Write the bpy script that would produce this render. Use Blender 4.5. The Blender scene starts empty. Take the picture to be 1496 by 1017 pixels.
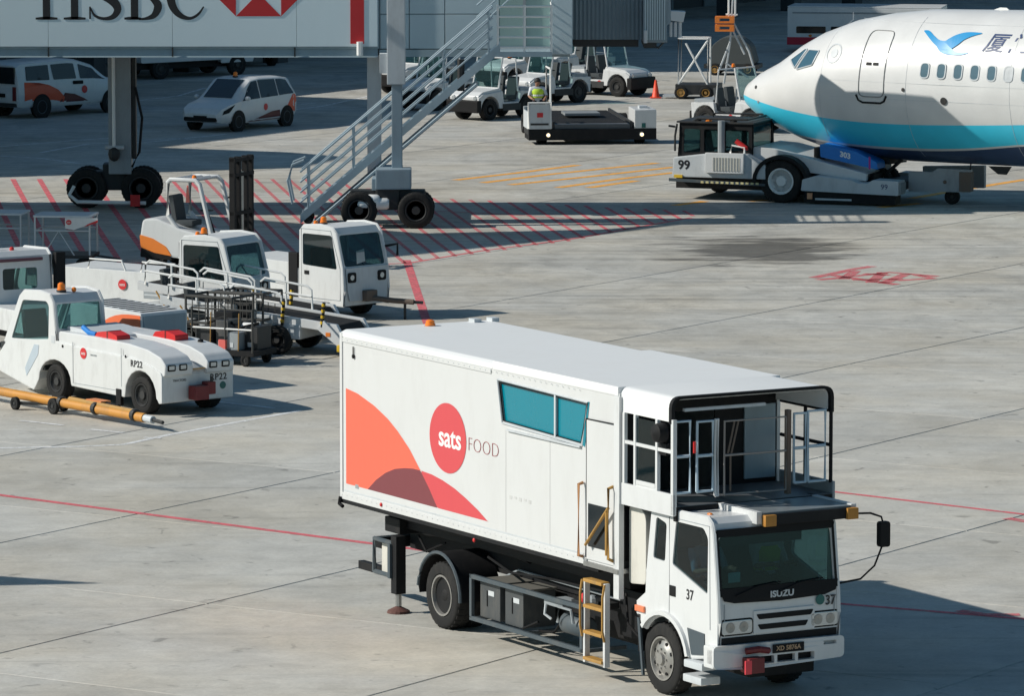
import bpy, bmesh, math, random
from mathutils import Vector, Matrix
from mathutils.geometry import tessellate_polygon
random.seed(7)
R = math.radians
sc = bpy.context.scene
COL = sc.collection
# ------------------------------------------------------------------ camera
FPX, PITCH, CAMH = 7680.5, 0.1182, 12.6772
cam_d = bpy.data.cameras.new('camera'); cam = bpy.data.objects.new('camera', cam_d); COL.objects.link(cam)
cam_d.sensor_width = 36.0; cam_d.lens = 36.0 * FPX / 1496.0
cam_d.clip_start = 1.0; cam_d.clip_end = 6000.0
cam.location = (0, 0, CAMH); cam.rotation_euler = (math.pi / 2 - PITCH, 0, 0)
sc.camera = cam
# ------------------------------------------------------------------ world, sun, exposure
SUN_EL, SUN_DIR = R(34.7), Vector((-0.82, -0.075, 0.569)).normalized()
w = bpy.data.worlds.new('World'); sc.world = w; w.use_nodes = True
nt = w.node_tree; bg = nt.nodes['Background']
sky = nt.nodes.new('ShaderNodeTexSky'); sky.sky_type = 'NISHITA'; sky.sun_disc = False
sky.sun_elevation = SUN_EL; sky.sun_rotation = math.atan2(SUN_DIR.x, SUN_DIR.y) % (2 * math.pi)
sky.air_density = 1.0; sky.dust_density = 0.6; sky.ozone_density = 1.6
tint = nt.nodes.new('ShaderNodeMix'); tint.data_type = 'RGBA'; tint.blend_type = 'MULTIPLY'; tint.inputs[0].default_value = 1.0
tint.inputs[7].default_value = (0.72, 0.98, 1.0, 1)
nt.links.new(sky.outputs[0], tint.inputs[6]); nt.links.new(tint.outputs[2], bg.inputs[0]); bg.inputs[1].default_value = 0.058
sl = bpy.data.lights.new('sun', 'SUN'); sl.energy = 3.75; sl.angle = R(0.5); sl.color = (1.0, 0.955, 0.87)
so = bpy.data.objects.new('sun', sl); COL.objects.link(so)
so.rotation_euler = SUN_DIR.to_track_quat('Z', 'Y').to_euler(); so.location = (-60, 0, 60)
sc.view_settings.view_transform = 'Standard'; sc.view_settings.look = 'None'
sc.view_settings.exposure = 0.25; sc.view_settings.gamma = 1.0
sc.view_settings.use_curve_mapping = False
sc.render.engine = 'CYCLES'
sc.cycles.max_bounces = 6; sc.cycles.transparent_max_bounces = 12

def G(px, py, z=0.0):
    """ground point seen at a pixel of the 1496x1017 photograph"""
    a = (px - 748) / FPX; b = -(py - 508.5) / FPX
    d = Vector((a, math.cos(PITCH) + b * math.sin(PITCH), -math.sin(PITCH) + b * math.cos(PITCH)))
    t = (z - CAMH) / d.z
    return Vector((d.x * t, d.y * t, z))

# ------------------------------------------------------------------ materials
MATS = {}
def new_mat(name):
    m = bpy.data.materials.new(name); m.use_nodes = True
    nt = m.node_tree; b = nt.nodes['Principled BSDF']
    return m, nt, b
def paint(name, col, rough=0.4, dirt=0.25, metal=0.0, scale=3.0, coat=0.0, dirtcol=(0.10, 0.09, 0.08), vary=0.0, bump=0.0, spec=0.5):
    """coloured surface with grime blotches and streaks"""
    if name in MATS: return MATS[name]
    m, nt, b = new_mat(name); N, L = nt.nodes, nt.links
    tc = N.new('ShaderNodeTexCoord')
    mp = N.new('ShaderNodeMapping'); mp.inputs['Scale'].default_value = (1, 1, 0.35)
    L.new(tc.outputs['Object'], mp.inputs[0])
    n1 = N.new('ShaderNodeTexNoise'); n1.inputs['Scale'].default_value = scale; n1.inputs['Detail'].default_value = 8; n1.inputs['Roughness'].default_value = 0.7
    L.new(mp.outputs[0], n1.inputs[0])
    rp = N.new('ShaderNodeValToRGB'); rp.color_ramp.elements[0].position = 0.48; rp.color_ramp.elements[1].position = 0.82
    rp.color_ramp.elements[0].color = (0, 0, 0, 1); rp.color_ramp.elements[1].color = (dirt, dirt, dirt, 1)
    L.new(n1.outputs[0], rp.inputs[0])
    mx = N.new('ShaderNodeMix'); mx.data_type = 'RGBA'
    mx.inputs[6].default_value = (*col, 1); mx.inputs[7].default_value = (*dirtcol, 1)
    L.new(rp.outputs[0], mx.inputs[0])
    out = mx.outputs[2]
    if vary:
        oi = N.new('ShaderNodeObjectInfo'); mr = N.new('ShaderNodeMapRange')
        mr.inputs[3].default_value = 1 - vary; mr.inputs[4].default_value = 1 + vary
        L.new(oi.outputs['Random'], mr.inputs[0])
        hs = N.new('ShaderNodeHueSaturation'); L.new(mr.outputs[0], hs.inputs['Value']); L.new(out, hs.inputs['Color']); out = hs.outputs[0]
    L.new(out, b.inputs['Base Color'])
    mr2 = N.new('ShaderNodeMapRange'); mr2.inputs[3].default_value = rough * 0.8; mr2.inputs[4].default_value = min(1, rough * 1.3)
    L.new(n1.outputs[0], mr2.inputs[0]); L.new(mr2.outputs[0], b.inputs['Roughness'])
    b.inputs['Metallic'].default_value = metal; b.inputs['Specular IOR Level'].default_value = spec
    if coat: b.inputs['Coat Weight'].default_value = coat; b.inputs['Coat Roughness'].default_value = 0.1
    if bump:
        bp = N.new('ShaderNodeBump'); bp.inputs['Strength'].default_value = bump; bp.inputs['Distance'].default_value = 0.01
        L.new(n1.outputs[0], bp.inputs['Height']); L.new(bp.outputs[0], b.inputs['Normal'])
    MATS[name] = m; return m
def glass(name, tint=(0.22, 0.33, 0.34), refl=0.10):
    if name in MATS: return MATS[name]
    m, nt, b = new_mat(name); N, L = nt.nodes, nt.links; N.remove(b)
    tr = N.new('ShaderNodeBsdfTransparent'); tr.inputs[0].default_value = (*tint, 1)
    gl = N.new('ShaderNodeBsdfGlossy'); gl.inputs['Roughness'].default_value = 0.03
    fr = N.new('ShaderNodeFresnel'); fr.inputs[0].default_value = 1.5
    geo = N.new('ShaderNodeNewGeometry'); sb = N.new('ShaderNodeMath'); sb.operation = 'SUBTRACT'; sb.inputs[0].default_value = 1; L.new(geo.outputs['Backfacing'], sb.inputs[1])
    ml = N.new('ShaderNodeMath'); ml.operation = 'MULTIPLY'; L.new(fr.outputs[0], ml.inputs[0]); L.new(sb.outputs[0], ml.inputs[1])   # outer face only
    df = N.new('ShaderNodeBsdfDiffuse'); df.inputs[0].default_value = (.10, .26, .29, 1)                                            # green-blue film and dust
    fm = N.new('ShaderNodeMixShader'); fm.inputs[0].default_value = refl; L.new(tr.outputs[0], fm.inputs[1]); L.new(df.outputs[0], fm.inputs[2])
    mx = N.new('ShaderNodeMixShader'); L.new(ml.outputs[0], mx.inputs[0]); L.new(fm.outputs[0], mx.inputs[1]); L.new(gl.outputs[0], mx.inputs[2])
    L.new(mx.outputs[0], N['Material Output'].inputs[0]); MATS[name] = m; return m
def lamp_mat(name, col, strength):
    m, nt, b = new_mat(name); b.inputs['Base Color'].default_value = (*col, 1)
    b.inputs['Emission Color'].default_value = (*col, 1); b.inputs['Emission Strength'].default_value = strength
    return m
WHITE = paint('white_paint', (0.66, 0.67, 0.67), 0.38, 0.16, coat=0.25)
WHITE2 = paint('white_paint_worn', (0.64, 0.65, 0.65), 0.45, 0.45, scale=4)
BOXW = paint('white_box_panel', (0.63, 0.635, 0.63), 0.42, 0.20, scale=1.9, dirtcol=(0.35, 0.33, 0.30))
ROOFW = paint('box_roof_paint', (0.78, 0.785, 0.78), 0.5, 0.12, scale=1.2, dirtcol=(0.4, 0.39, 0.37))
CREAM = paint('cream_panel', (0.62, 0.60, 0.54), 0.6, 0.4)
GREY = paint('grey_metal', (0.30, 0.33, 0.35), 0.45, 0.4)
PALE = paint('pale_grey_metal', (0.55, 0.58, 0.60), 0.45, 0.3)
BLUEG = paint('blue_grey_steel', (0.25, 0.32, 0.37), 0.45, 0.25)
DARK = paint('dark_metal', (0.022, 0.024, 0.026), 0.55, 0.4, dirtcol=(0.09, 0.075, 0.06))
CHASS = paint('chassis_black', (0.010, 0.0105, 0.012), 0.6, 0.35, dirtcol=(0.06, 0.052, 0.045), spec=0.25)
DGREY = paint('dark_blue_grey_frame', (0.06, 0.08, 0.095), 0.5, 0.35, dirtcol=(0.2, 0.18, 0.15))
BOXG = paint('battery_box_grey', (0.06, 0.066, 0.07), 0.5, 0.35, dirtcol=(0.25, 0.22, 0.18))
RUBBER = paint('tyre_rubber', (0.017, 0.017, 0.017), 0.85, 0.45, dirtcol=(0.08, 0.073, 0.065), scale=6, spec=0.3)
BLACK = paint('black_plastic', (0.010, 0.010, 0.011), 0.6, 0.1, dirtcol=(.04,.04,.04), spec=0.22)
BROWN = paint('rusty_brown_bar', (0.14, 0.11, 0.09), 0.7, 0.6, dirtcol=(0.2, 0.1, 0.05))
STEEL = paint('bare_steel', (0.42, 0.42, 0.41), 0.35, 0.5, metal=0.8, scale=8)
CHROME = paint('wheel_steel', (0.36, 0.35, 0.33), 0.35, 0.5, metal=0.5, scale=9)
DECK = paint('checker_deck', (0.10, 0.11, 0.12), 0.4, 0.5, dirtcol=(0.22, 0.22, 0.22))
WTUG = paint('white_tug_paint', (0.66, 0.67, 0.665), 0.42, 0.26, scale=5, dirtcol=(.16, .14, .12))
TEAL = paint('teal_blind', (0.0, 0.21, 0.28), 0.25, 0.05, coat=0.4)
YEL = paint('yellow_orange_paint', (0.56, 0.25, 0.04), 0.55, 0.6)
GOLD = paint('gold_ladder_paint', (0.44, 0.24, 0.055), 0.55, 0.6)
AMBER = paint('amber_lens', (0.75, 0.20, 0.015), 0.25, 0.1)
BEACON = paint('orange_beacon', (0.9, 0.22, 0.02), 0.25, 0.05)
REDC = paint('red_paint', (0.62, 0.02, 0.02), 0.45, 0.2)
DRED = paint('dark_red_paint', (0.16, 0.012, 0.015), 0.5, 0.3)
ORNG = paint('coral_orange_decal', (0.86, 0.145, 0.085), 0.4, 0.05)
CORAL = paint('coral_red_decal', (0.64, 0.075, 0.085), 0.4, 0.05)
PLUM = paint('plum_decal', (0.20, 0.047, 0.055), 0.4, 0.05)
LRED = paint('logo_red', (0.60, 0.025, 0.03), 0.4, 0.05)
OSWP = paint('orange_red_sweep', (0.62, 0.085, 0.03), 0.4, 0.1)
OTRIM = paint('orange_trim', (0.80, 0.22, 0.03), 0.4, 0.15)
LETW = paint('white_letter', (0.82, 0.82, 0.80), 0.4, 0.02)
LETK = paint('black_letter', (0.015, 0.015, 0.018), 0.4, 0.02)
LETN = paint('navy_letter', (0.03, 0.06, 0.16), 0.4, 0.02)
LETR = paint('maroon_letter', (0.32, 0.05, 0.055), 0.4, 0.02)
GREEN = paint('dark_green_sticker', (0.01, 0.12, 0.11), 0.4, 0.05)
BLUE = paint('bright_blue_cover', (0.01, 0.20, 0.62), 0.45, 0.12)
CYAN = paint('bird_blue', (0.02, 0.30, 0.62), 0.35, 0.02)
GLASS = glass('tinted_glass', (0.46, 0.58, 0.59), 0.015)
GLASSD = glass('dark_tinted_glass', (0.30, 0.38, 0.40), 0.03)
GLASSC = glass('clear_glass', (0.62, 0.75, 0.75), 0.05)
DGLASS = paint('dark_window', (0.015, 0.02, 0.022), 0.08, 0.05)
BGLASS = paint('cockpit_window', (0.05, 0.12, 0.17), 0.06, 0.03)
LENS = paint('headlight_lens', (0.55, 0.58, 0.58), 0.12, 0.1, metal=0.3, coat=1.0)
LAMP = lamp_mat('lit_headlamp', (1.0, 0.72, 0.35), 3.0)
INTER = paint('cab_interior', (0.025, 0.03, 0.032), 0.8, 0.2)
SEATM = paint('seat_fabric', (0.05, 0.06, 0.065), 0.9, 0.2)
CONE = paint('cone_orange', (0.85, 0.07, 0.02), 0.5, 0.1)
HAZY = paint('hazard_yellow', (0.70, 0.45, 0.02), 0.5, 0.2)
CORR = paint('corrugated_blue_grey', (0.22, 0.285, 0.325), 0.55, 0.3, scale=1.5)
PANEL = paint('bridge_panel', (0.50, 0.60, 0.64), 0.85, 0.18, scale=1.2, dirtcol=(0.22, 0.25, 0.26))
PANELW = paint('bridge_sign_panel', (0.76, 0.87, 0.90), 0.6, 0.06, scale=1.0, dirtcol=(0.3, 0.33, 0.34))
LIPM = paint('bridge_lip', (0.30, 0.39, 0.43), 0.45, 0.25)
RAILM = paint('stair_rail_steel', (0.36, 0.45, 0.51), 0.4, 0.2, metal=0.3)
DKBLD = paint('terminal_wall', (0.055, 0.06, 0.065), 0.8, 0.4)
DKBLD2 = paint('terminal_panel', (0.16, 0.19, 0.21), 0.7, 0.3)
SKIN = paint('skin', (0.33, 0.17, 0.11), 0.55, 0.05)
HAIR = paint('hair_black', (0.012, 0.011, 0.011), 0.6, 0.0)
VEST = paint('hi_vis_vest', (0.50, 0.70, 0.05), 0.7, 0.1)
SHIRT = paint('white_shirt', (0.60, 0.62, 0.66), 0.8, 0.1)
SHIRTB = paint('light_blue_shirt', (0.25, 0.38, 0.55), 0.8, 0.1)
TROUS = paint('dark_trousers', (0.02, 0.022, 0.035), 0.85, 0.1)

def concrete():
    m, nt, b = new_mat('apron_concrete'); N, L = nt.nodes, nt.links
    geo = N.new('ShaderNodeNewGeometry'); oi = N.new('ShaderNodeObjectInfo')
    def noise(scale, detail=6, rough=0.6, sx=1, sy=1, rot=0.0, dist=0.0):
        mp = N.new('ShaderNodeMapping'); mp.inputs['Scale'].default_value = (sx, sy, 1); mp.inputs['Rotation'].default_value = (0, 0, rot)
        L.new(geo.outputs['Position'], mp.inputs[0])
        n = N.new('ShaderNodeTexNoise'); n.inputs['Scale'].default_value = scale; n.inputs['Detail'].default_value = detail
        n.inputs['Roughness'].default_value = rough; n.inputs['Distortion'].default_value = dist
        L.new(mp.outputs[0], n.inputs[0]); return n.outputs[0]
    def ramp(src, p0, p1, c0, c1):
        r = N.new('ShaderNodeMapRange'); r.inputs[1].default_value = p0; r.inputs[2].default_value = p1
        r.inputs[3].default_value = c0; r.inputs[4].default_value = c1; L.new(src, r.inputs[0]); return r.outputs[0]
    def mul(a, c):
        x = N.new('ShaderNodeMath'); x.operation = 'MULTIPLY'; L.new(a, x.inputs[0]); L.new(c, x.inputs[1]); return x.outputs[0]
    v = ramp(oi.outputs['Random'], 0, 1, 0.93, 1.06)
    v = mul(v, ramp(noise(0.35, 8, 0.65), 0.3, 0.7, 0.84, 1.10))
    v = mul(v, ramp(noise(1.5, 9, 0.72, dist=0.4), 0.36, 0.66, 0.86, 1.06))
    v = mul(v, ramp(noise(14, 6, 0.75), 0.3, 0.7, 0.88, 1.09))
    # rubber streaks laid down along the traffic directions
    v = mul(v, ramp(noise(1.0, 7, 0.6, 0.09, 2.2, R(-12), 0.3), 0.56, 0.75, 1.0, 0.76))
    v = mul(v, ramp(noise(1.0, 7, 0.65, 0.13, 1.9, R(-57), 0.5), 0.60, 0.80, 1.0, 0.80))
    sp_ = N.new('ShaderNodeSeparateXYZ'); L.new(geo.outputs['Position'], sp_.inputs[0])
    stand = ramp(sp_.outputs[1], 96, 116, 0.0, 1.0)                     # the stands beyond are more heavily used
    def stained(src, p0, p1, lo):
        a_ = N.new('ShaderNodeMath'); a_.operation = 'MULTIPLY'; L.new(ramp(src, p0, p1, 0, 1 - lo), a_.inputs[0]); L.new(stand, a_.inputs[1])
        c_ = N.new('ShaderNodeMath'); c_.operation = 'SUBTRACT'; c_.inputs[0].default_value = 1; L.new(a_.outputs[0], c_.inputs[1]); return c_.outputs[0]
    v = mul(v, stained(noise(0.55, 8, 0.7, 1.0, 0.6, R(20), 0.8), 0.46, 0.70, 0.72))
    v = mul(v, stained(noise(1.3, 7, 0.65, 0.08, 2.4, R(-38), 0.4), 0.50, 0.68, 0.66))
    # oil drips
    v = mul(v, ramp(noise(2.6, 4, 0.5, dist=0.8), 0.64, 0.73, 1.0, 0.62))
    # one large dark patch painted into the open apron
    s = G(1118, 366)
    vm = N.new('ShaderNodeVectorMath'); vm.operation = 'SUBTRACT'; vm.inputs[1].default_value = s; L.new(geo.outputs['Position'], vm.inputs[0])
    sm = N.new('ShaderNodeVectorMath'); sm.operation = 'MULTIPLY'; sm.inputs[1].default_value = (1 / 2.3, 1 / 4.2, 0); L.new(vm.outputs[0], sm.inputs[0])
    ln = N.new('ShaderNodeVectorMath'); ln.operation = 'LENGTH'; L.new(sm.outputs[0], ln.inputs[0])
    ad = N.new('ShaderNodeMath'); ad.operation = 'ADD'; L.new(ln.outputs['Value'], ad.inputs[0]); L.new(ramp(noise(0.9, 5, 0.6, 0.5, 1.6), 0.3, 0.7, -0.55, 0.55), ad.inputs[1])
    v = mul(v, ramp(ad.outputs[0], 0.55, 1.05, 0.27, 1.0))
    mx = N.new('ShaderNodeMix'); mx.data_type = 'RGBA'; mx.inputs[6].default_value = (0, 0, 0, 1); mx.inputs[7].default_value = (0.53, 0.522, 0.487, 1)
    L.new(v, mx.inputs[0]); mx.clamp_factor = False
    # warm rust blotches
    mw = N.new('ShaderNodeMix'); mw.data_type = 'RGBA'; mw.blend_type = 'MULTIPLY'; mw.inputs[7].default_value = (1.0, 0.94, 0.85, 1)
    L.new(ramp(noise(0.22, 5), 0.38, 0.66, 0.1, 0.95), mw.inputs[0]); L.new(mx.outputs[2], mw.inputs[6])
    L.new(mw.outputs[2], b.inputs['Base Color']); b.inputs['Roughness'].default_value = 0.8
    bp = N.new('ShaderNodeBump'); bp.inputs['Strength'].default_value = 0.35; bp.inputs['Distance'].default_value = 0.012
    L.new(noise(30, 8, 0.8), bp.inputs['Height']); L.new(bp.outputs[0], b.inputs['Normal'])
    return m
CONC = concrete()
def line_mat(name, col, wear=0.5):
    m, nt, b = new_mat(name); N, L = nt.nodes, nt.links
    geo = N.new('ShaderNodeNewGeometry'); n = N.new('ShaderNodeTexNoise'); n.inputs['Scale'].default_value = 5; n.inputs['Detail'].default_value = 9; n.inputs['Roughness'].default_value = 0.75
    L.new(geo.outputs['Position'], n.inputs[0])
    mr = N.new('ShaderNodeMapRange'); mr.inputs[1].default_value = 0.62 - wear * 0.35; mr.inputs[2].default_value = 0.82 - wear * 0.2; mr.inputs[3].default_value = 1; mr.inputs[4].default_value = 0.12
    L.new(n.outputs[0], mr.inputs[0])
    b.inputs['Base Color'].default_value = (*col, 1); b.inputs['Roughness'].default_value = 0.7
    L.new(mr.outputs[0], b.inputs['Alpha']); return m
LINER = line_mat('worn_red_line_paint', (0.72, 0.15, 0.17), 0.48)
LINERF = line_mat('faded_red_line_paint', (0.72, 0.15, 0.17), 0.74)
LINEW = line_mat('worn_white_line_paint', (0.75, 0.75, 0.74), 0.45)
LINEO = line_mat('worn_orange_line_paint', (0.85, 0.40, 0.07), 0.35)

# ------------------------------------------------------------------ mesh builder
class MB:
    def __init__(s): s.v = []; s.f = []
    def add(s, v, f):
        o = len(s.v); s.v += [tuple(p) for p in v]; s.f += [tuple(i + o for i in q) for q in f]; return s
    def box(s, x0, x1, y0, y1, z0, z1):
        v = [(x, y, z) for x in (x0, x1) for y in (y0, y1) for z in (z0, z1)]
        return s.add(v, [(0, 1, 3, 2), (4, 6, 7, 5), (0, 4, 5, 1), (2, 3, 7, 6), (0, 2, 6, 4), (1, 5, 7, 3)])
    def tube(s, pts, r, n=6, r1=None):
        pts = [Vector(p) for p in pts]; rings = []
        m = len(pts)
        for i, p in enumerate(pts):
            a = (pts[i] - pts[i - 1]) if i > 0 else (pts[1] - pts[0]); c = (pts[i + 1] - pts[i]) if i < m - 1 else a
            d = (a.normalized() + c.normalized());  d = d.normalized() if d.length > 1e-6 else a.normalized()
            up = Vector((0, 0, 1)) if abs(d.z) < 0.95 else Vector((1, 0, 0))
            x = d.cross(up).normalized(); y = d.cross(x).normalized()
            rr = r if r1 is None else r + (r1 - r) * i / (m - 1)
            rings.append([p + rr * (math.cos(2 * math.pi * (k + .5) / n) * x + math.sin(2 * math.pi * (k + .5) / n) * y) for k in range(n)])
        return s.loft(rings)
    def loft(s, rings, cap=True, closed=True):
        n = len(rings[0]); v = [p for q in rings for p in q]; f = []
        for i in range(len(rings) - 1):
            for k in range(n if closed else n - 1):
                f.append((i * n + k, i * n + (k + 1) % n, (i + 1) * n + (k + 1) % n, (i + 1) * n + k))
        if cap: f.append(tuple(range(n))[::-1]); f.append(tuple((len(rings) - 1) * n + k for k in range(n)))
        return s.add(v, f)
    def lathe(s, prof, c, axis='y', n=28, ring=False):
        """prof: (radius, offset along the axis)"""
        rings = []
        for (r, h) in prof:
            pts_ = []
            for k in range(n):
                a = 2 * math.pi * k / n; p = (r * math.cos(a), r * math.sin(a))
                q = {'y': (p[0], h, p[1]), 'x': (h, p[0], p[1]), 'z': (p[0], p[1], h)}[axis]
                pts_.append((q[0] + c[0], q[1] + c[1], q[2] + c[2]))
            rings.append(pts_)
        return s.loft(rings + [rings[0]], cap=False) if ring else s.loft(rings)
    def prism(s, poly, lo, hi, axis='y'):
        """poly: 2-D outline; axis y -> (x,z), x -> (y,z), z -> (x,y)"""
        M = {'y': lambda p, h: (p[0], h, p[1]), 'x': lambda p, h: (h, p[0], p[1]), 'z': lambda p, h: (p[0], p[1], h)}[axis]
        return s.panel(poly, [], lambda a, b, d: M((a, b), d), hi - lo, lo)
    def panel(s, outer, holes, M, t, d0=0.0):
        loops = [list(outer)] + [list(h) for h in holes]
        flat = [p for l in loops for p in l]
        tris = tessellate_polygon([[Vector((p[0], p[1], 0)) for p in l] for l in loops])
        n = len(flat); v = [M(p[0], p[1], d0) for p in flat] + [M(p[0], p[1], d0 + t) for p in flat]
        f = [tuple(q) for q in tris] + [tuple(i + n for i in q[::-1]) for q in tris]
        o = 0
        for l in loops:
            m = len(l)
            for k in range(m):
                a, b = o + k, o + (k + 1) % m; f.append((a, b, b + n, a + n))
            o += m
        return s.add(v, f)
    def sphere(s, c, rx, ry, rz, n=10, m=6):
        rings = [[(c[0] + rx * math.sin(math.pi * (j + .02) / (m + .04)) * math.cos(2 * math.pi * k / n), c[1] + ry * math.sin(math.pi * (j + .02) / (m + .04)) * math.sin(2 * math.pi * k / n), c[2] + rz * math.cos(math.pi * (j + .02) / (m + .04))) for k in range(n)] for j in range(m + 1)]
        return s.loft(rings)
    def mesh(s, name, mat, bevel=0.0, smooth=False, seg=2):
        me = bpy.data.meshes.new(name); bm = bmesh.new()
        vs = [bm.verts.new(p) for p in s.v]
        for q in s.f:
            try: bm.faces.new([vs[i] for i in q])
            except ValueError: pass
        bmesh.ops.recalc_face_normals(bm, faces=bm.faces)
        if bevel:
            bmesh.ops.dissolve_limit(bm, angle_limit=0.01, verts=bm.verts, edges=bm.edges)
            es = [e for e in bm.edges if len(e.link_faces) == 2 and e.calc_face_angle(0) > 0.6]
            bmesh.ops.bevel(bm, geom=es, offset=bevel, segments=seg, profile=0.7, affect='EDGES', clamp_overlap=True)
        flat = [f.calc_area() > .03 for f in bm.faces] if bevel and not smooth else None
        bm.to_mesh(me); bm.free(); me.materials.append(mat)
        if flat:
            try: me.set_sharp_from_angle(angle=R(38))
            except Exception: pass
            me.polygons.foreach_set('use_smooth', [not q for q in flat])
        elif smooth or bevel:
            me.polygons.foreach_set('use_smooth', [True] * len(me.polygons))
            try: me.set_sharp_from_angle(angle=R(38))
            except Exception: pass
        return me
    def build(s, name, mat, parent=None, bevel=0.0, smooth=False, seg=2, label=None):
        return link(name, s.mesh(name, mat, bevel, smooth, seg), parent, label)
def link(name, me, parent=None, label=None):
    o = bpy.data.objects.new(name, me); COL.objects.link(o)
    if parent is not None: o.parent = parent
    if label: o['label'] = label
    return o
def thing(name, label, cat, loc=(0, 0, 0), rz=0.0, group=None):
    o = bpy.data.objects.new(name, None); COL.objects.link(o); o.empty_display_size = 0.3
    o.location = loc; o.rotation_euler = (0, 0, rz); o['label'] = label; o['category'] = cat
    if group: o['group'] = group
    return o
def tag(o, label, cat, group=None):
    o['label'] = label; o['category'] = cat
    if group: o['group'] = group
    return o
def structure(o): o['kind'] = 'structure'; return o
def dup_tree(o, parent=None):
    c = o.copy(); COL.objects.link(c)
    if parent is not None: c.parent = parent
    for ch in [x for x in CH.get(o.name, [])]: dup_tree(ch, c)
    return c
CH = {}
def index_children():
    CH.clear()
    for o in bpy.data.objects:
        if o.parent: CH.setdefault(o.parent.name, []).append(o)
def rc(pts, r=0.05, n=3):
    """round the corners of an outline"""
    out = []; m = len(pts); r = r if isinstance(r, (list, tuple)) else [r] * m
    for i in range(m):
        p = Vector(pts[i]); a = Vector(pts[i - 1]) - p; b = Vector(pts[(i + 1) % m]) - p
        q = min(r[i], a.length * .45, b.length * .45)
        if q < 1e-4: out.append(tuple(p)); continue
        A = p + a.normalized() * q; B = p + b.normalized() * q
        for k in range(n + 1):
            t = k / n; out.append(tuple((1 - t) ** 2 * A + 2 * t * (1 - t) * p + t * t * B))
    return out
def rect(a0, a1, b0, b1): return [(a0, b0), (a1, b0), (a1, b1), (a0, b1)]
def circ(cx, cy, r, n=28, ry=None): return [(cx + r * math.cos(2 * math.pi * k / n), cy + (ry or r) * math.sin(2 * math.pi * k / n)) for k in range(n)]
def poly_obj(name, poly, M, t, mat, parent, bevel=0.0, label=None, holes=()):
    return MB().panel(poly, holes, M, t).build(name, mat, parent, bevel, label=label)
def text_mesh(s, size, offset=0.0, shear=0.0, sx=1.0, spacing=1.0, align='CENTER', ext=0.002, res=3):
    cu = bpy.data.curves.new('lettering', 'FONT'); cu.body = s; cu.size = size; cu.offset = offset; cu.shear = shear
    cu.space_character = spacing; cu.align_x = align; cu.align_y = 'CENTER'; cu.extrude = ext; cu.resolution_u = res
    o = bpy.data.objects.new('lettering', cu); COL.objects.link(o)
    dg = bpy.context.evaluated_depsgraph_get(); me = bpy.data.meshes.new_from_object(o.evaluated_get(dg))
    bpy.data.objects.remove(o); bpy.data.curves.remove(cu)
    if sx != 1.0:
        for v in me.vertices: v.co.x *= sx
    return me
def text(s, size, mat, parent, M, name='lettering', **k):
    """M maps the text's (right, up, out) into the parent's space"""
    me = text_mesh(s, size, **k)
    for v in me.vertices: v.co = Vector(M(v.co.x, v.co.y, v.co.z))
    me.materials.clear(); me.materials.append(mat); me.update()
    return link(name, me, parent)
def ribbon(pts, M, t=0.004):
    """stroke: pts are (x, y, half width); mapped through M(a, b, d)"""
    mb = MB(); L = []
    if len(pts) > 4:                                                   # Catmull-Rom smoothing
        q = []
        for i in range(len(pts) - 1):
            p0, p1, p2, p3 = pts[max(i - 1, 0)], pts[i], pts[i + 1], pts[min(i + 2, len(pts) - 1)]
            for k in range(5):
                u = k / 5; q.append(tuple(.5 * (2 * b + (c - a) * u + (2 * a - 5 * b + 4 * c - d) * u * u + (3 * b - a - 3 * c + d) * u ** 3) for a, b, c, d in zip(p0, p1, p2, p3)))
        pts = q + [pts[-1]]
    for i, (x, y, h) in enumerate(pts):
        a = pts[max(i - 1, 0)]; b = pts[min(i + 1, len(pts) - 1)]; dx, dy = b[0] - a[0], b[1] - a[1]; l = math.hypot(dx, dy) or 1
        L.append(((x - dy / l * h, y + dx / l * h), (x + dy / l * h, y - dx / l * h)))
    rings = [[M(*p, 0), M(*q, 0), M(*q, t), M(*p, t)] for p, q in L]
    return mb.loft(rings)

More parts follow.
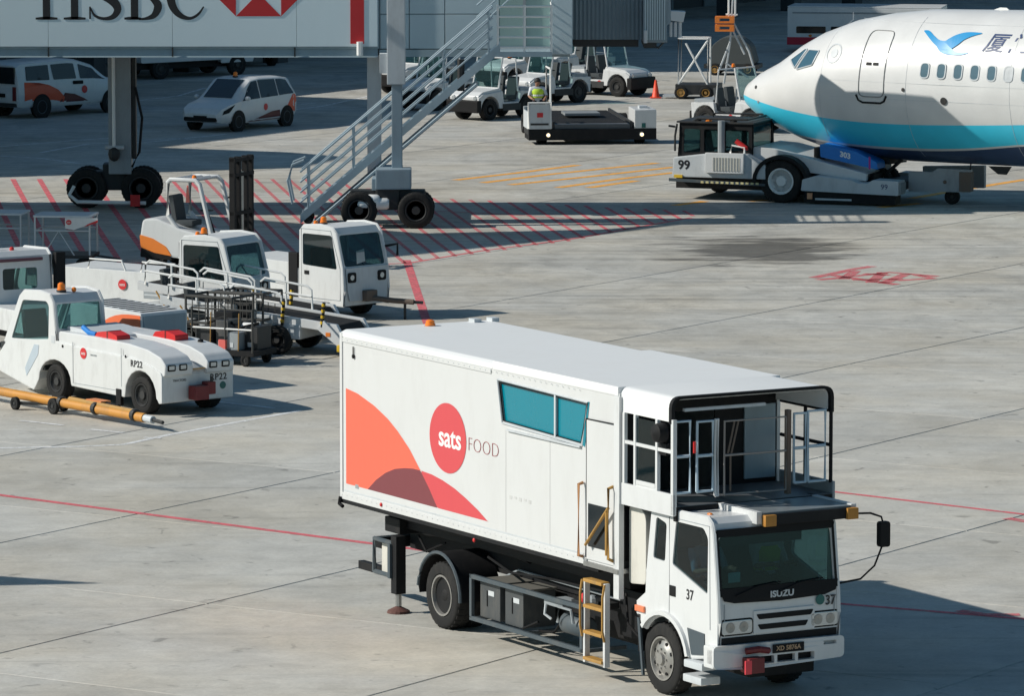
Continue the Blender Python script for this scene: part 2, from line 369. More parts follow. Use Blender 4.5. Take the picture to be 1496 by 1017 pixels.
WHEELS = {}
def wheel(parent, x, y, r, wd, side=-1, style='truck', z=None, rimmat=None):
    """tyre with rim; side -1 shows its face to the vehicle's right"""
    key = (r, wd, side, style)
    if key not in WHEELS:
        s = side
        ty = MB().lathe([(0.60 * r, -.36 * wd), (0.66 * r, -.47 * wd), (0.90 * r, -.5 * wd), (0.97 * r, -.44 * wd), (r, -.34 * wd), (r, .34 * wd), (0.97 * r, .44 * wd), (0.90 * r, .5 * wd), (0.66 * r, .47 * wd), (0.60 * r, .36 * wd)], (0, 0, 0), n=36, ring=True)
        for k in range(30):                                            # tread blocks
            a = 2 * math.pi * k / 30; c, d = math.cos(a), math.sin(a); c2, d2 = math.cos(a + .11), math.sin(a + .11)
            for (ya, yb) in ((-.40, -.06), (.06, .40)):
                q = [(rr * cc, h * wd, rr * dd) for rr in (r * .985, r * 1.012) for (cc, dd) in ((c, d), (c2, d2)) for h in (ya, yb)]
                ty.add(q, [(0, 1, 3, 2), (4, 6, 7, 5), (0, 4, 5, 1), (2, 3, 7, 6), (0, 2, 6, 4), (1, 5, 7, 3)])
        rm = MB()
        lip = None
        if style == 'rear':                                            # deep dish with hub, bright lip
            lip = MB().lathe([(.615 * r, s * .40 * wd), (.62 * r, s * .475 * wd), (.565 * r, s * .475 * wd), (.55 * r, s * .30 * wd)], (0, 0, 0), n=28, ring=True).mesh('rim_lip', CHROME, smooth=True)
            rm.lathe([(.60 * r, s * .3 * wd), (.62 * r, s * .47 * wd), (.57 * r, s * .47 * wd), (.53 * r, s * .1 * wd), (.50 * r, -s * .25 * wd), (.24 * r, -s * .38 * wd), (.22 * r, s * .25 * wd), (.16 * r, s * .32 * wd), (0.01, s * .32 * wd)], (0, 0, 0), n=28)
        elif style == 'plain':
            rm.lathe([(.60 * r, s * .3 * wd), (.61 * r, s * .46 * wd), (.56 * r, s * .46 * wd), (.50 * r, s * .30 * wd), (.25 * r, s * .30 * wd), (.22 * r, s * .42 * wd), (0.01, s * .42 * wd)], (0, 0, 0), n=28)
        else:
            rm.lathe([(.60 * r, s * .3 * wd), (.62 * r, s * .48 * wd), (.57 * r, s * .48 * wd), (.53 * r, s * .30 * wd), (.36 * r, s * .46 * wd), (.30 * r, s * .50 * wd), (.18 * r, s * .50 * wd), (.16 * r, s * .62 * wd), (0.01, s * .64 * wd)], (0, 0, 0), n=28)
            for k in range(8):
                a = 2 * math.pi * k / 8; cx, cz = .27 * r * math.cos(a), .27 * r * math.sin(a)
                rm.lathe([(.03 * r, s * .48 * wd), (.03 * r, s * .57 * wd)], (cx, 0, cz), n=6)
        hh = MB()
        if style != 'plain':
            for k in range(8):
                a = 2 * math.pi * (k + .5) / 8; f = .44 if style == 'truck' else .38
                hh.lathe([(.055 * r, s * (.30 if style == 'truck' else -.06) * wd), (.055 * r, s * (.42 if style == 'truck' else .0) * wd)], (f * r * math.cos(a), 0, f * r * math.sin(a)), n=8)
        WHEELS[key] = (ty.mesh('wheel', RUBBER, smooth=True), rm.mesh('rim', rimmat or (CHASS if style == 'rear' else CHROME), smooth=True), hh.mesh('hand_hole', BLACK) if hh.v else None, lip)
    t, rm, hh, lip = WHEELS[key]
    o = link('wheel', t, parent); o.location = (x, y, r if z is None else z)
    link('rim', rm, o)
    if hh: link('hand_hole', hh, o)
    if lip: link('rim_lip', lip, o)
    return o
def beacon(parent, x, y, z, r=0.07, h=0.13):
    o = MB().lathe([(r * 1.1, 0), (r * 1.1, .03), (r * .95, .035), (r * .9, h * .8), (r * .5, h), (.005, h)], (x, y, z), 'z', 14).build('beacon', BEACON, parent, smooth=True)
    MB().lathe([(r * 1.25, -.04), (r * 1.25, .0), (.01, .0)], (x, y, z), 'z', 14).build('beacon_base', DARK, o)
    return o
def area(poly): return sum(poly[i - 1][0] * p[1] - p[0] * poly[i - 1][1] for i, p in enumerate(poly)) / 2
def cab(parent, prof, y0, y1, mat, side_win, edge_win=None, skip=(), t=0.045, r=0.035, gl=None, name='cab', side_gl=None):
    """shell cab: side walls of outline prof (x,z) with window holes, strips along its edges with window holes"""
    gl = gl or GLASS; edge_win = edge_win or {}
    if area(prof) < 0: raise ValueError('profile must be counter-clockwise')
    mb = MB()
    for y, sg in ((y0, 1), (y1, -1)):
        mb.panel(prof, side_win, lambda a, b, d: (a, y + sg * d, b), t)
        if r: mb.tube([(p[0], y + sg * r, p[1]) for p in prof] + [(prof[0][0], y + sg * r, prof[0][1])], r, 6)
    root = None; panes = []
    for i in range(len(prof)):
        if i in skip: continue
        p = Vector(prof[i]); q = Vector(prof[(i + 1) % len(prof)]); e = q - p; n = Vector((-e.y, e.x)).normalized(); L = e.length
        M = lambda a, b, d, p=p, e=e, n=n: (p.x + e.x * b + n.x * d, a, p.y + e.y * b + n.y * d)
        hs = []
        for (a0, a1, b0, b1, rr) in edge_win.get(i, []):
            hs.append([(a, b / L) for a, b in rc(rect(a0, a1, b0 * L, b1 * L), rr)])
        mb.panel(rect(y0 + t * .5, y1 - t * .5, 0, 1), hs, M, t * .9)
        for h in hs: panes.append(('window', MB().panel(h, [], M, .008, t * .4), gl))
    o = mb.build(name, mat, parent, smooth=True)
    for y, sg in ((y0, 1), (y1, -1)):
        for h in side_win: panes.append(('window', MB().panel(h, [], lambda a, b, d: (a, y + sg * d, b), .008, t * .4), side_gl or gl))
    for nme, m, g in panes: m.build(nme, g, o)
    return o
def bars(parent, name, segs, r, mat, n=6, label=None):
    mb = MB()
    for s in segs: mb.tube(s, r, n)
    return mb.build(name, mat, parent, smooth=True, label=label)
def seat(parent, x, y, z, w=.5, mat=None):
    o = MB().box(x - .25, x + .25, y - w / 2, y + w / 2, z, z + .14).build('seat', mat or SEATM, parent, .04)
    MB().prism(rc([(x - .28, z + .1), (x - .16, z + .1), (x - .26, z + .72), (x - .38, z + .72)], .05), y - w / 2, y + w / 2).build('backrest', mat or SEATM, o, .03)
    return o
def roundel(parent, M, r, name='logo'):
    """red disc with a small white wordmark bar"""
    o = MB().panel(circ(0, 0, r, 24), [], M, .004).build(name, LRED, parent)
    text('sats', r * .85, LETW, o, lambda a, b, d: M(a, b, .006 + d))
    return o

# ================================================================== SETTING
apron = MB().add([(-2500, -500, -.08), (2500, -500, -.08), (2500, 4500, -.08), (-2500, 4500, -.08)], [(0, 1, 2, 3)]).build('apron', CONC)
structure(apron)
A57 = R(57.5); dA = Vector((math.cos(A57), math.sin(A57), 0)); nA = Vector((math.sin(A57), -math.cos(A57), 0)); S = 6.06
O = G(0, 955); tB = (G(370, 890) - O).dot(dA)
SEAL = paint('joint_sealant', (0.085, 0.08, 0.073), 0.8, 0.5)
def slab_mesh():
    a, b, c = S / 2 - .005, S / 2 - .012, .012
    v = [(sx * (a - c), sy * (b - c), 0) for sx, sy in ((-1, -1), (1, -1), (1, 1), (-1, 1))] + [(sx * a, sy * b, -c) for sx, sy in ((-1, -1), (1, -1), (1, 1), (-1, 1))] + [(sx * a, sy * b, -.06) for sx, sy in ((-1, -1), (1, -1), (1, 1), (-1, 1))]
    f = [(0, 1, 2, 3)] + [(i + o, (i + 1) % 4 + o, (i + 1) % 4 + 4 + o, i + 4 + o) for o in (0, 4) for i in range(4)]
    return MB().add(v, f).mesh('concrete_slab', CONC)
sm = slab_mesh(); sl_ = MB(); q_ = S / 2
for i in range(-30, 31):
    for j in range(-30, 60):
        c = O + dA * ((j + .5) * S + tB) + nA * ((i + .5) * S)
        if 63 < c.y < 250 and abs(c.x) < .0975 * c.y + 5.6:
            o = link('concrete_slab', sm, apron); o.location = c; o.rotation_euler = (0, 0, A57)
            sl_.add([tuple(c + dA * (a * q_) + nA * (b * q_))[:2] + (-.022,) for a, b in ((-1, -1), (1, -1), (1, 1), (-1, 1))], [(0, 1, 2, 3)])
sl_.build('joint_sealant', SEAL, apron)['kind'] = 'structure'

def line(name, pts, wd, mat, parent=None, z=.004):
    pts = [Vector((p[0], p[1], 0)) for p in pts]; v = []; f = []
    for i, p in enumerate(pts):
        a = pts[max(i - 1, 0)]; b = pts[min(i + 1, len(pts) - 1)]; d = (b - a).normalized(); n = Vector((-d.y, d.x, 0)) * wd / 2
        v += [tuple(p + n)[:2] + (z,), tuple(p - n)[:2] + (z,)]
        if i: f.append((2 * i - 2, 2 * i - 1, 2 * i + 1, 2 * i))
    o = MB().add(v, f).build(name, mat, parent)
    return o if parent else structure(o)
def pline(name, px, wd, mat, z=.004): return line(name, [G(*p) for p in px], wd, mat, z=z)
a, b = G(0, 724), G(545, 795); d = b - a
pline('red_line', [(-60, 716), (545, 795), (800, 828)], .16, LINER)
pline('red_line', [(1050, 700), (1210, 718), (1496, 752), (1560, 760)], .13, LINER)
pline('red_line', [(1080, 868), (1230, 883), (1496, 905), (1560, 911)], .14, LINER)
pline('red_line', [(594, 380), (626, 478), (640, 512)], .19, LINER)
pline('red_line', [(1400, 893), (1440, 899), (1490, 899)], .20, LINERF, .008)
pline('red_line', [(1470, 758), (1510, 764)], .22, LINERF, .008)
pline('red_line', [(520, 388), (600, 384), (700, 367), (830, 350), (1010, 318)], .13, LINER)
pline('red_line', [(590, 306), (700, 311), (860, 321), (1000, 313)], .10, LINERF)
pline('red_line', [(-20, 398), (120, 384), (200, 384), (260, 390)], .12, LINERF)
pline('red_line', [(-20, 300), (110, 301), (200, 300), (420, 300)], .08, LINERF)
pline('white_line', [(-60, 657), (0, 655), (110, 653), (180, 650), (250, 635), (440, 600)], .14, LINEW)
for px in ([(30, 615), (92, 622)], [(132, 628), (180, 633)], [(210, 640), (235, 641)], [(320, 588), (400, 597)]): pline('white_dash', px, .12, LINEW, .008)
for px in ([(-30, 226), (60, 231), (118, 239)], [(58, 223), (130, 210), (220, 207), (330, 196)], [(190, 148), (260, 140), (300, 128)], [(192, 205), (260, 202), (330, 207)], [(0, 214), (110, 205), (180, 200)], [(430, 160), (470, 155), (540, 140)], [(440, 152), (462, 150)], [(560, 96), (600, 88), (680, 80)]):
    pline('white_line', px, .14, LINEW)
for px in ([(665, 263), (760, 252), (845, 241)], [(705, 267), (800, 255), (960, 238)], [(745, 270), (860, 258), (985, 244)], [(815, 274), (900, 262), (985, 252)], [(985, 300), (1030, 294)], [(1095, 294), (1120, 292)], [(1330, 290), (1405, 277), (1500, 262)], [(1285, 303), (1345, 297)], [(1180, 246), (1260, 234), (1330, 222)], [(860, 274), (930, 264)]):
    pline('orange_line', px, .30, LINEO)
# red hatched keep-clear zone below the bridge: every stripe a strip of its own
hz = bpy.data.objects.new('red_hatching', None); COL.objects.link(hz); structure(hz)
def interp(x, t):
    for (a, b), (c, d) in zip(t, t[1:]):
        if a <= x <= c: return b + (d - b) * (x - a) / (c - a)
    return t[0][1] if x < t[0][0] else t[-1][1]
LO = [(-16, 123.8), (-3.0, 123.0), (1.4, 129.0), (5.0, 136.2)]; UP = [(-16, 147.0), (-5.0, 147.0), (-3.2, 141.8), (5.0, 137.0)]
hd = Vector((math.cos(R(-82)), math.sin(R(-82)), 0))
x = -17.6
while x < 4.6:
    # stripe passes through (x, 141) with direction hd
    P = [Vector((x, 141, 0)) + hd * s for s in [k * .25 - 8 for k in range(110)]]
    P = [p for p in P if interp(p.x, LO) < p.y < interp(p.x, UP)]
    if len(P) > 5: line('stripe', [P[0], P[-1]], .15 if x < -9 else .11, LINER if x < -8 or x > -1 else LINERF, hz)
    x += .74 if x < -9 else .47
# faded red box marking out on the open apron
bx = bpy.data.objects.new('red_box_marking', None); COL.objects.link(bx); structure(bx)
for px in ([(1188, 406), (1250, 393), (1275, 389)], [(1245, 404), (1300, 398), (1370, 404)], [(1215, 402), (1262, 409), (1310, 416)], [(1250, 396), (1232, 408)], [(1290, 398), (1272, 413)], [(1325, 400), (1290, 414)], [(1340, 402), (1362, 407), (1310, 410)], [(1262, 400), (1300, 402)], [(1245, 409), (1320, 408)], [(1195, 409), (1240, 405)]):
    line('stripe', [G(*p) for p in px], .27, LINERF, bx, .004)

# ------------------------------------------------------------------ terminal building far behind
tb = thing('terminal_building', 'dark terminal building with shaded bays along the far edge of the apron', 'building', (-33, 156.6, 0), math.atan2(36.6, 21.6))
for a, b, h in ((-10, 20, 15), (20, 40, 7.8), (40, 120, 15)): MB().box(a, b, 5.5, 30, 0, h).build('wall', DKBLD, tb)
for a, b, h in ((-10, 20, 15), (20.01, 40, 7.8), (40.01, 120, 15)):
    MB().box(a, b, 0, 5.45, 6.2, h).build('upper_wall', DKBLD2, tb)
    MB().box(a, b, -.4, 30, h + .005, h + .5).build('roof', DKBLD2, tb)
cm = MB().box(-.35, .35, 0, .7, 0, 6.2).mesh('column', DKBLD, .02)
for k in range(-1, 20): o = link('column', cm, tb); o.location = (k * 6, .02, 0)
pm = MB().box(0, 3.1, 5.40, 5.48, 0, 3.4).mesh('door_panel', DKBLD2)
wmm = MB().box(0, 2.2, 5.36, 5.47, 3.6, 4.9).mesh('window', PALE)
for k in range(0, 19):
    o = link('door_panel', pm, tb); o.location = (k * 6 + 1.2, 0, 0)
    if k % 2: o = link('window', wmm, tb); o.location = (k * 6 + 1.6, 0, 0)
BLOCKM = paint('blocker_grey', (0.35, 0.36, 0.37), 0.6, 0.2)
blocker = thing('shade_blocker', 'grey pier roofs on posts, added out of view on the left to cast shade', 'canopy', (0, 0, 0))  # unseen and added only to throw shadows onto the apron
def shade_roof(px, z, posts):  # added roof, its outline moved sunward from the ground shadow it must cast
    sh = Vector((SUN_DIR.x, SUN_DIR.y, 0)) / SUN_DIR.z * z
    poly = [(G(*p) + sh) for p in px]; poly = [(p.x, p.y) for p in poly]
    MB().prism(poly, z - .25, z, 'z').build('roof', BLOCKM, blocker)  # added roof, unseen, only casts shade
    for i in posts:
        MB().tube([(poly[i][0], poly[i][1], 0), (poly[i][0], poly[i][1], z - .25)], .22, 8).build('post', BLOCKM, blocker)  # added posts under the unseen shade roof
shade_roof([(-900, 300), (-100, 306), (300, 315), (620, 341), (900, 335), (1010, 326), (830, 349), (560, 377), (420, 389), (300, 381), (262, 384), (238, 397), (-900, 425)], 12.0, (0, 11))
shade_roof([(-700, 195), (-100, 205), (200, 214), (420, 222), (508, 229), (440, 245), (0, 259), (-700, 268)], 12.5, (0, 7))
shade_roof([(-500, 825), (0, 842), (152, 853), (0, 856), (-500, 866)], 8.0, (0, 4))

# ------------------------------------------------------------------ passenger boarding bridge
YB = 135.5; KB = .01764
def B(px, py): return ((px - 748) * KB * 1.0003, 12.677 - (py + 403.8) * .017715)
br = thing('boarding_bridge', 'long grey passenger boarding bridge with bank advertisement, wheeled columns and outside stair', 'boarding bridge', (0, 0, 0))
t = MB().box(-26, -3.42, YB + .06, 138.7, 4.36, 7.9).build('tunnel', LIPM, br)
bm_ = MB(); bm_.prism([(YB + .10, 4.36), (138.6, 4.36), (138.3, 4.14), (YB + .02, 4.14)], -26, -3.46, 'x'); bm_.build('floor_beam', LIPM, br)
xs = [-25.9, -19.6, -16.4, -13.2, -11.95, -8.75, -5.55, -3.46]
for a, b in zip(xs, xs[1:]):
    MB().box(a + .003, b - .003, YB, YB + .055, 4.42, 7.88).build('wall_panel', PANELW, br, .008)
for a in (-11.95, -8.75, -5.6): MB().box(a - .02, a + .02, YB - .01, YB + .01, 4.16, 4.40).build('bracket', DARK, br)
# bank lettering
ML = lambda a, b, d: (B(a, b)[0], YB - .004 - d, B(a, b)[1])
def sign(name, mat, *strokes):
    mb = MB()
    for s in strokes:
        q = ribbon(s, ML); mb.add(q.v, q.f)
    return mb.build(name, mat, br)
def serif(x0, x1, y, s): return [(x0, y, 1.4), ((x0 + x1) / 2 - 6, y - s * .4, 2.2), ((x0 + x1) / 2 + 6, y - s * .4, 2.2), (x1, y, 1.4)]
H2 = [(68.5, -42, 5.4), (68.5, 22, 5.4)]; H3 = [(109.5, -42, 5.4), (109.5, 22, 5.4)]
sign('letter', LETK, H2, H3, [(68, -12, 2.2), (110, -12, 2.2)], serif(52.5, 84.5, 21.4, 1), serif(93.5, 125.5, 21.4, 1), serif(52.5, 84.5, -41.5, -1), serif(93.5, 125.5, -41.5, -1))
sign('letter', LETK, [(171, -26, 1.2), (168, -37, 2.0), (155, -41, 2.8), (142, -35, 5), (139, -26, 6), (146, -16, 6.2), (160, -8, 6.4), (170, 1, 6.2), (172, 10, 5.2), (165, 19, 3.6), (152, 21.5, 2.2), (139, 17, 1.8), (133, 6, 1.0)], [(132, 4, 1.2), (132, 22, 1.2)])
sign('letter', LETK, [(197, -42, 5.4), (197, 22, 5.4)], serif(182, 206, 21.4, 1), serif(182, 206, -41.5, -1), [(204, -41, 1.8), (217, -39, 3), (224, -31, 5.2), (222, -20, 4.6), (212, -13, 2.2), (203, -12, 1.6)], [(203, -12, 1.6), (217, -11, 2.4), (229, -2, 5.4), (231, 6, 5.8), (225, 17, 4.2), (213, 21.5, 2), (203, 22, 1.6)])
sign('letter', LETK, [(295, -22, 1), (291, -33, 2), (278, -40, 2.4), (262, -35, 4.2), (252, -20, 5.6), (250, -8, 6), (254, 6, 5.4), (264, 17, 4), (278, 21, 2.2), (290, 15, 1.8), (298, 4, 1.0)], [(294, -42, 1.2), (294, -24, 1.2)])
for tri in ([(345, 18), (411, 18), (378, -15.5)], [(345, -49), (411, -49), (378, -15.5)], [(345, 18), (345, -49), (311.5, -15.5)], [(411, 18), (411, -49), (444.5, -15.5)]):
    MB().panel(tri, [], ML, .004).build('logo_triangle', LRED, br)
x0, z0 = B(512, 58); x1, _ = B(532, 58); MB().box(x0, x1, YB - .012, YB - .002, z0, 7.8).build('red_stripe', LRED, br)
# door section, posts and corrugated tunnel
MB().box(-3.42, 1.56, YB + .22, 138.9, 4.34, 7.3).build('tunnel_core', LIPM, br)
for a, b in ((-3.40, -2.66), (-2.64, -1.74), (-1.72, -.34)):
    for c, d in ((4.36, 5.24), (5.26, 6.6), (6.62, 7.25)): MB().box(a, b, YB + .14, YB + .215, c, d).build('wall_panel', PANEL, br, .01)
dr = MB().box(-.32, .98, YB + .12, YB + .2, 4.42, 7.2).build('door', paint('door_glass_green', (0.30, 0.42, 0.40), .15, .1), br)
MB().box(.28, .36, YB + .08, YB + .125, 4.42, 7.2).build('door_frame', GREY, dr)
MB().box(-.33, .98, YB + .10, YB + .125, 5.9, 5.98).build('door_frame', GREY, dr)
MB().box(1.0, 1.56, YB - .06, YB + .21, 4.22, 7.3).build('corner_post', PANEL, br, .02)
MB().box(-3.42, 1.5, YB + .1, 138.8, 4.15, 4.335).build('floor_beam', LIPM, br)
cv = []
n = 34
for k in range(n + 1):
    x = 1.56 + (3.38 - 1.56) * k / n; cv.append((x, YB + 1.52 + (.045 if (k // 1) % 2 else 0)))
MB().prism(cv + [(3.38, 139.4), (1.56, 139.4)], 4.51, 6.8, 'z').build('corrugated_tunnel', CORR, br)
MB().box(1.6, 3.3, YB + 1.6, 139.2, 4.32, 4.50).build('floor_beam', DARK, br)
cb = MB().prism(rc([(YB + .75, 4.47), (139.2, 4.47), (139.2, 6.0), (136.85, 7.85), (YB + .75, 7.6)], .05), 3.40, 4.02, 'x').build('cabin', CORR, br, .02)
mb = MB()
for k in range(9):
    x = 3.44 + k * .062; mb.box(x, x + .03, YB + .72, YB + .77, 4.55, 7.5)
mb.build('rib', PANEL, cb)
MB().prism(rc([(4.0, 4.9), (4.12, 5.0), (4.10, 5.9), (3.95, 6.0), (3.8, 6.0), (3.8, 4.9)], .03), YB + .8, 139.0, 'y').build('bellows', BLUEG, cb)
MB().prism([(4.08, 5.05), (4.44, 5.0), (4.50, 5.28), (4.12, 5.3)], YB + .8, YB + 1.25, 'y').build('control_box', PALE, cb, .02)
for k in range(3): MB().tube([(4.12 + k * .12, YB + .9, 4.62), (4.12 + k * .12, YB + .9, 5.0)], .045, 8).build('lamp_tube', PALE, cb)
MB().tube([(3.55, YB + .9, 4.42), (3.8, YB + .8, 4.34), (3.95, YB + .9, 4.5)], .03).build('cable', DARK, cb)
MB().box(3.42, 3.75, YB + .8, 139, 4.33, 4.465).build('floor_beam', DARK, cb)
MB().tube([(3.46, YB + .68, 4.47), (3.46, YB + .68, 4.8)], .05, 8).build('bracket', PALE, cb)
# left wheeled column
def bogie(x, y, col_x, R_, name):
    lf = MB().box(x - .95, x + .95, y - .25, y + .25, .55, .95).build('bogie_frame', DARK, br, .04)
    MB().box(x - .3, x + .3, y - .34, y + .34, .45, 1.15).build('motor_housing', DARK, lf, .05)
    for sx in (-1, 1):
        for dy in (-.42, .42): wheel(br, x + sx * .72, y + dy, R_, .3, -1, 'plain', rimmat=DARK)
    return lf
lf = bogie(-10.5, 138.6, 0, .52, 'left')
MB().box(-10.62, -10.02, 138.0, 138.55, .9, 4.14).build('column', GREY, br, .03)
MB().box(-10.00, -9.90, 138.1, 138.5, 1.3, 4.14).build('column_rail', DARK, br)
MB().tube([(-10.46, 137.85, 1.6), (-10.46, 137.85, 4.14)], .045, 8).build('pipe', LETW, br)
MB().sphere((-10.46, 137.85, 1.45), .16, .14, .2).build('motor', DARK, br); MB().tube([(-10.7, 137.85, 1.62), (-10.2, 137.85, 1.62)], .06, 8).build('bracket', PALE, br)
MB().tube([(-9.9, 138.0, 3.2), (-9.72, 137.9, 2.4), (-9.8, 137.9, 1.5), (-10.0, 138, 1.1)], .035).build('cable', BLACK, br)
gd = MB(); gd.tube([(-11.5, 137.6, .62), (-11.62, 137.5, .4), (-11.4, 137.45, .22), (-9.6, 137.3, .2)], .05, 6); gd.build('bumper_bar', LETW, br); MB().box(-10.0, -9.75, 137.22, 137.3, .12, .42).build('bumper_bar', REDC, br)
# right wheeled column
lf = bogie(-3.15, 132.9, 0, .46, 'right')
for k in range(3): MB().lathe([(.11 + .03 * k, -.16), (.15, -.1), (.15, .1), (.11, .16), (.01, .16)], (-3.75 + .24 * k, 132.5, .62 + .09 * (k % 2)), 'x', 14).build('motor', LETW, lf, smooth=True)
MB().box(-3.55, -2.85, 132.6, 136.9, .95, 1.25).build('cross_beam', BLUEG, br, .02)
MB().box(-3.45, -2.55, 132.45, 133.2, .98, 1.5).build('motor_housing', BLUEG, br, .04)
MB().box(-3.76, -3.40, 136.3, 136.7, 1.0, 4.3).build('column', PALE, br, .02)
MB().box(-3.05, -2.78, 132.9, 133.2, 1.2, 3.8).build('column', BLUEG, br, .02)
MB().box(-3.16, -2.70, 132.8, 133.3, 3.62, 8.6).build('column_sleeve', PALE, br, .02)
MB().box(-3.35, -3.15, 132.9, 133.2, 3.9, 4.4).build('bracket', PALE, br, .01)
MB().tube([(-3.92, YB - .1, 4.2), (-3.92, YB - .1, 4.55)], .09, 8).build('lamp', LETW, br)
# outside stair
st = bpy.data.objects.new('stair', None); COL.objects.link(st); st.parent = br
TX, TZ, FX, FZ, YS, YF = -.40, 4.42, -5.30, .22, 133.55, 134.55
ux, uz = (TX - FX), (TZ - FZ)
def sp(s, up=0.0): return (FX + ux * s, FZ + uz * s + up)
for y in (YS, YF):
    a, b = sp(-.02), sp(1.02)
    MB().prism([(a[0], a[1] - .12), (b[0], b[1] - .12), (b[0], b[1] + .12), (a[0], a[1] + .12)], y - .03, y + .03).build('stringer', RAILM, st)
    MB().tube([(sp(-.06)[0], y, sp(-.06)[1] - .38 + .3), (sp(0.02)[0], y, sp(.02)[1] - .42), (sp(.9)[0], y, sp(.9)[1] - .42)], .05, 6).build('lower_rail', RAILM, st)
    for h in (.42, .68, .94, 1.2):
        a, b = sp(-.02, h), sp(.98, h); MB().tube([(a[0], y, a[1]), (b[0], y, b[1])], .026, 6).build('handrail', RAILM, st)
    for k in range(5):
        s = .02 + k * .235; a = sp(s, .1); MB().tube([(a[0], y, a[1]), (a[0] + .0, y, a[1] + 1.1)], .024, 6).build('baluster', RAILM, st)
    MB().tube([(sp(0)[0], y, FZ + 1.42), (sp(0)[0] - .3, y, FZ + 1.3), (sp(0)[0] - .42, y, FZ + .9), (sp(0)[0] - .3, y, FZ + .3)], .03, 6).build('handrail', RAILM, st)
a_, b_ = sp(.01), sp(.99); MB().prism([(a_[0], a_[1] - .10), (b_[0], b_[1] - .10), (b_[0], b_[1] - .085), (a_[0], a_[1] - .085)], YS + .03, YF - .03).build('shadow_sheet', RAILM, st)  # added sheet closing the tread gaps so the stair shadow falls solid
tm = MB().box(-.13, .13, YS + .03, YF - .03, -.02, .02).mesh('tread', RAILM)
for k in range(20):
    s = (k + .5) / 20; o = link('tread', tm, st); a = sp(s); o.location = (a[0], 0, a[1])
for y in (YS + .1, YF - .1): wheel(st, FX + .1, y, .13, .08, -1, 'plain', rimmat=DARK)
MB().box(-.42, 1.02, YS - .05, YB + .05, 4.28, 4.40).build('landing', RAILM, st)
for h in (.12, .38, .64, .90, 1.16):
    MB().tube([(-.36, YS, 4.4 + h), (1.0, YS, 4.4 + h), (1.0, YB, 4.4 + h)], .026, 6).build('handrail', LETW, st)
for x in (-.36, .32, 1.0): MB().tube([(x, YS, 4.38), (x, YS, 5.6)], .03, 6).build('baluster', LETW, st)
for h in (.3, .6, .9, 1.2): MB().tube([(-.9, YB - .3, 4.6 + h), (.2, YB - .3, 5.6 + h)], .022, 6).build('handrail', RAILM, st)
MB().tube([(-1.3, YS + .2, 3.4), (-1.3, YS + .2, 4.2)], .1, 8).build('motor', DARK, st)

# ================================================================== CATERING TRUCK
TY = -1.0499
tk = thing('catering_truck', 'large white airport catering truck with orange side graphics and raised front platform', 'truck', (-2.4716, 75.5909, 0), TY)
WB = 2.52
def S_(a, b, d): return (a, -.003 - d, b)          # decals on the near side panel
# box body: side walls, roof, rear, front, floor
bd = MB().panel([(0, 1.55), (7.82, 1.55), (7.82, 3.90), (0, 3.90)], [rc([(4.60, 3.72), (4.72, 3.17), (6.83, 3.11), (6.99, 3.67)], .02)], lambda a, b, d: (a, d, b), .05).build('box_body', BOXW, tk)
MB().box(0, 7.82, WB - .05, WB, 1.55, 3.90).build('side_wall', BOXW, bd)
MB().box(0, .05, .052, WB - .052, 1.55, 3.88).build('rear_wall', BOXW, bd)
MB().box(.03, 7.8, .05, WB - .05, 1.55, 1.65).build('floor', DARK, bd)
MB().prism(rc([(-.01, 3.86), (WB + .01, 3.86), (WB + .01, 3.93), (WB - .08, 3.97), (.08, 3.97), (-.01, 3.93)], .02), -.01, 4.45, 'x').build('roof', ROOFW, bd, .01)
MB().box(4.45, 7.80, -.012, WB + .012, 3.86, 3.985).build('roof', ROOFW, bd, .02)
MB().box(-.015, 7.0, -.022, .0, 1.50, 1.60).build('lower_rail', BOXW, bd, .006)
MB().box(-.02, 7.3, -.012, WB, 1.44, 1.50).build('skirt_beam', CHASS, bd)
for z0, z1, x0, x1, nme in ((3.80, 3.86, -.012, 4.4, 'upper_rail'),): MB().box(x0, x1, -.014, 0, z0, z1).build(nme, BOXW, bd, .004)
for x in (-.02, ): MB().box(x, x + .07, -.018, .02, 1.5, 3.93).build('corner_post', BOXW, bd, .006)
MB().tube([(.02, -.03, 1.53), (.02, -.05, 1.43), (.12, -.05, 1.40)], .03).build('hinge', BLACK, bd)
for x, z in ((1.25, 1.57), (3.96, 1.42)): MB().sphere((x, -.03, z), .03, .02, .03).build('marker_lamp', REDC, bd)
MB().tube([(.40, -.02, 3.64), (.40, -.02, 3.76)], .01, 5).build('latch', BLACK, bd); MB().sphere((.40, -.02, 3.62), .03, .02, .035).build('latch', BLACK, bd)
beacon(bd, .22, 1.35, 3.97, .07, .09)
for y in (2.1, 2.4): MB().box(.03, .2, y, y + .12, 3.96, 4.02).build('marker_lamp', PALE, bd)
# teal window
wn = poly_obj('window', rc([(4.60, 3.72), (4.72, 3.17), (6.83, 3.11), (6.99, 3.67)], .02), lambda a, b, d: (a, .030 + d, b), .01, TEAL, bd)
bars(wn, 'rubber_seal', [[(a, .004, b) for a, b in [(4.615, 3.70), (4.73, 3.185), (6.815, 3.125), (6.965, 3.66), (4.615, 3.70)]]], .010, BLACK)
fr = [(4.58, 3.74), (4.71, 3.15), (6.85, 3.09), (7.01, 3.69)]
bars(wn, 'window_frame', [[(a[0], -.006, a[1]) for a in fr + [fr[0]]]], .016, PALE)
MB().box(6.12, 6.16, -.01, .012, 3.12, 3.70).build('window_frame', PALE, wn)
MB().prism([(6.86, 3.10), (6.93, 3.08), (7.05, 3.70), (6.99, 3.70)], -.006, -.001).build('window_frame', TEAL, wn)
MB().box(4.86, 6.84, -.035, 0, 3.06, 3.085).build('window_sill', PALE, wn)
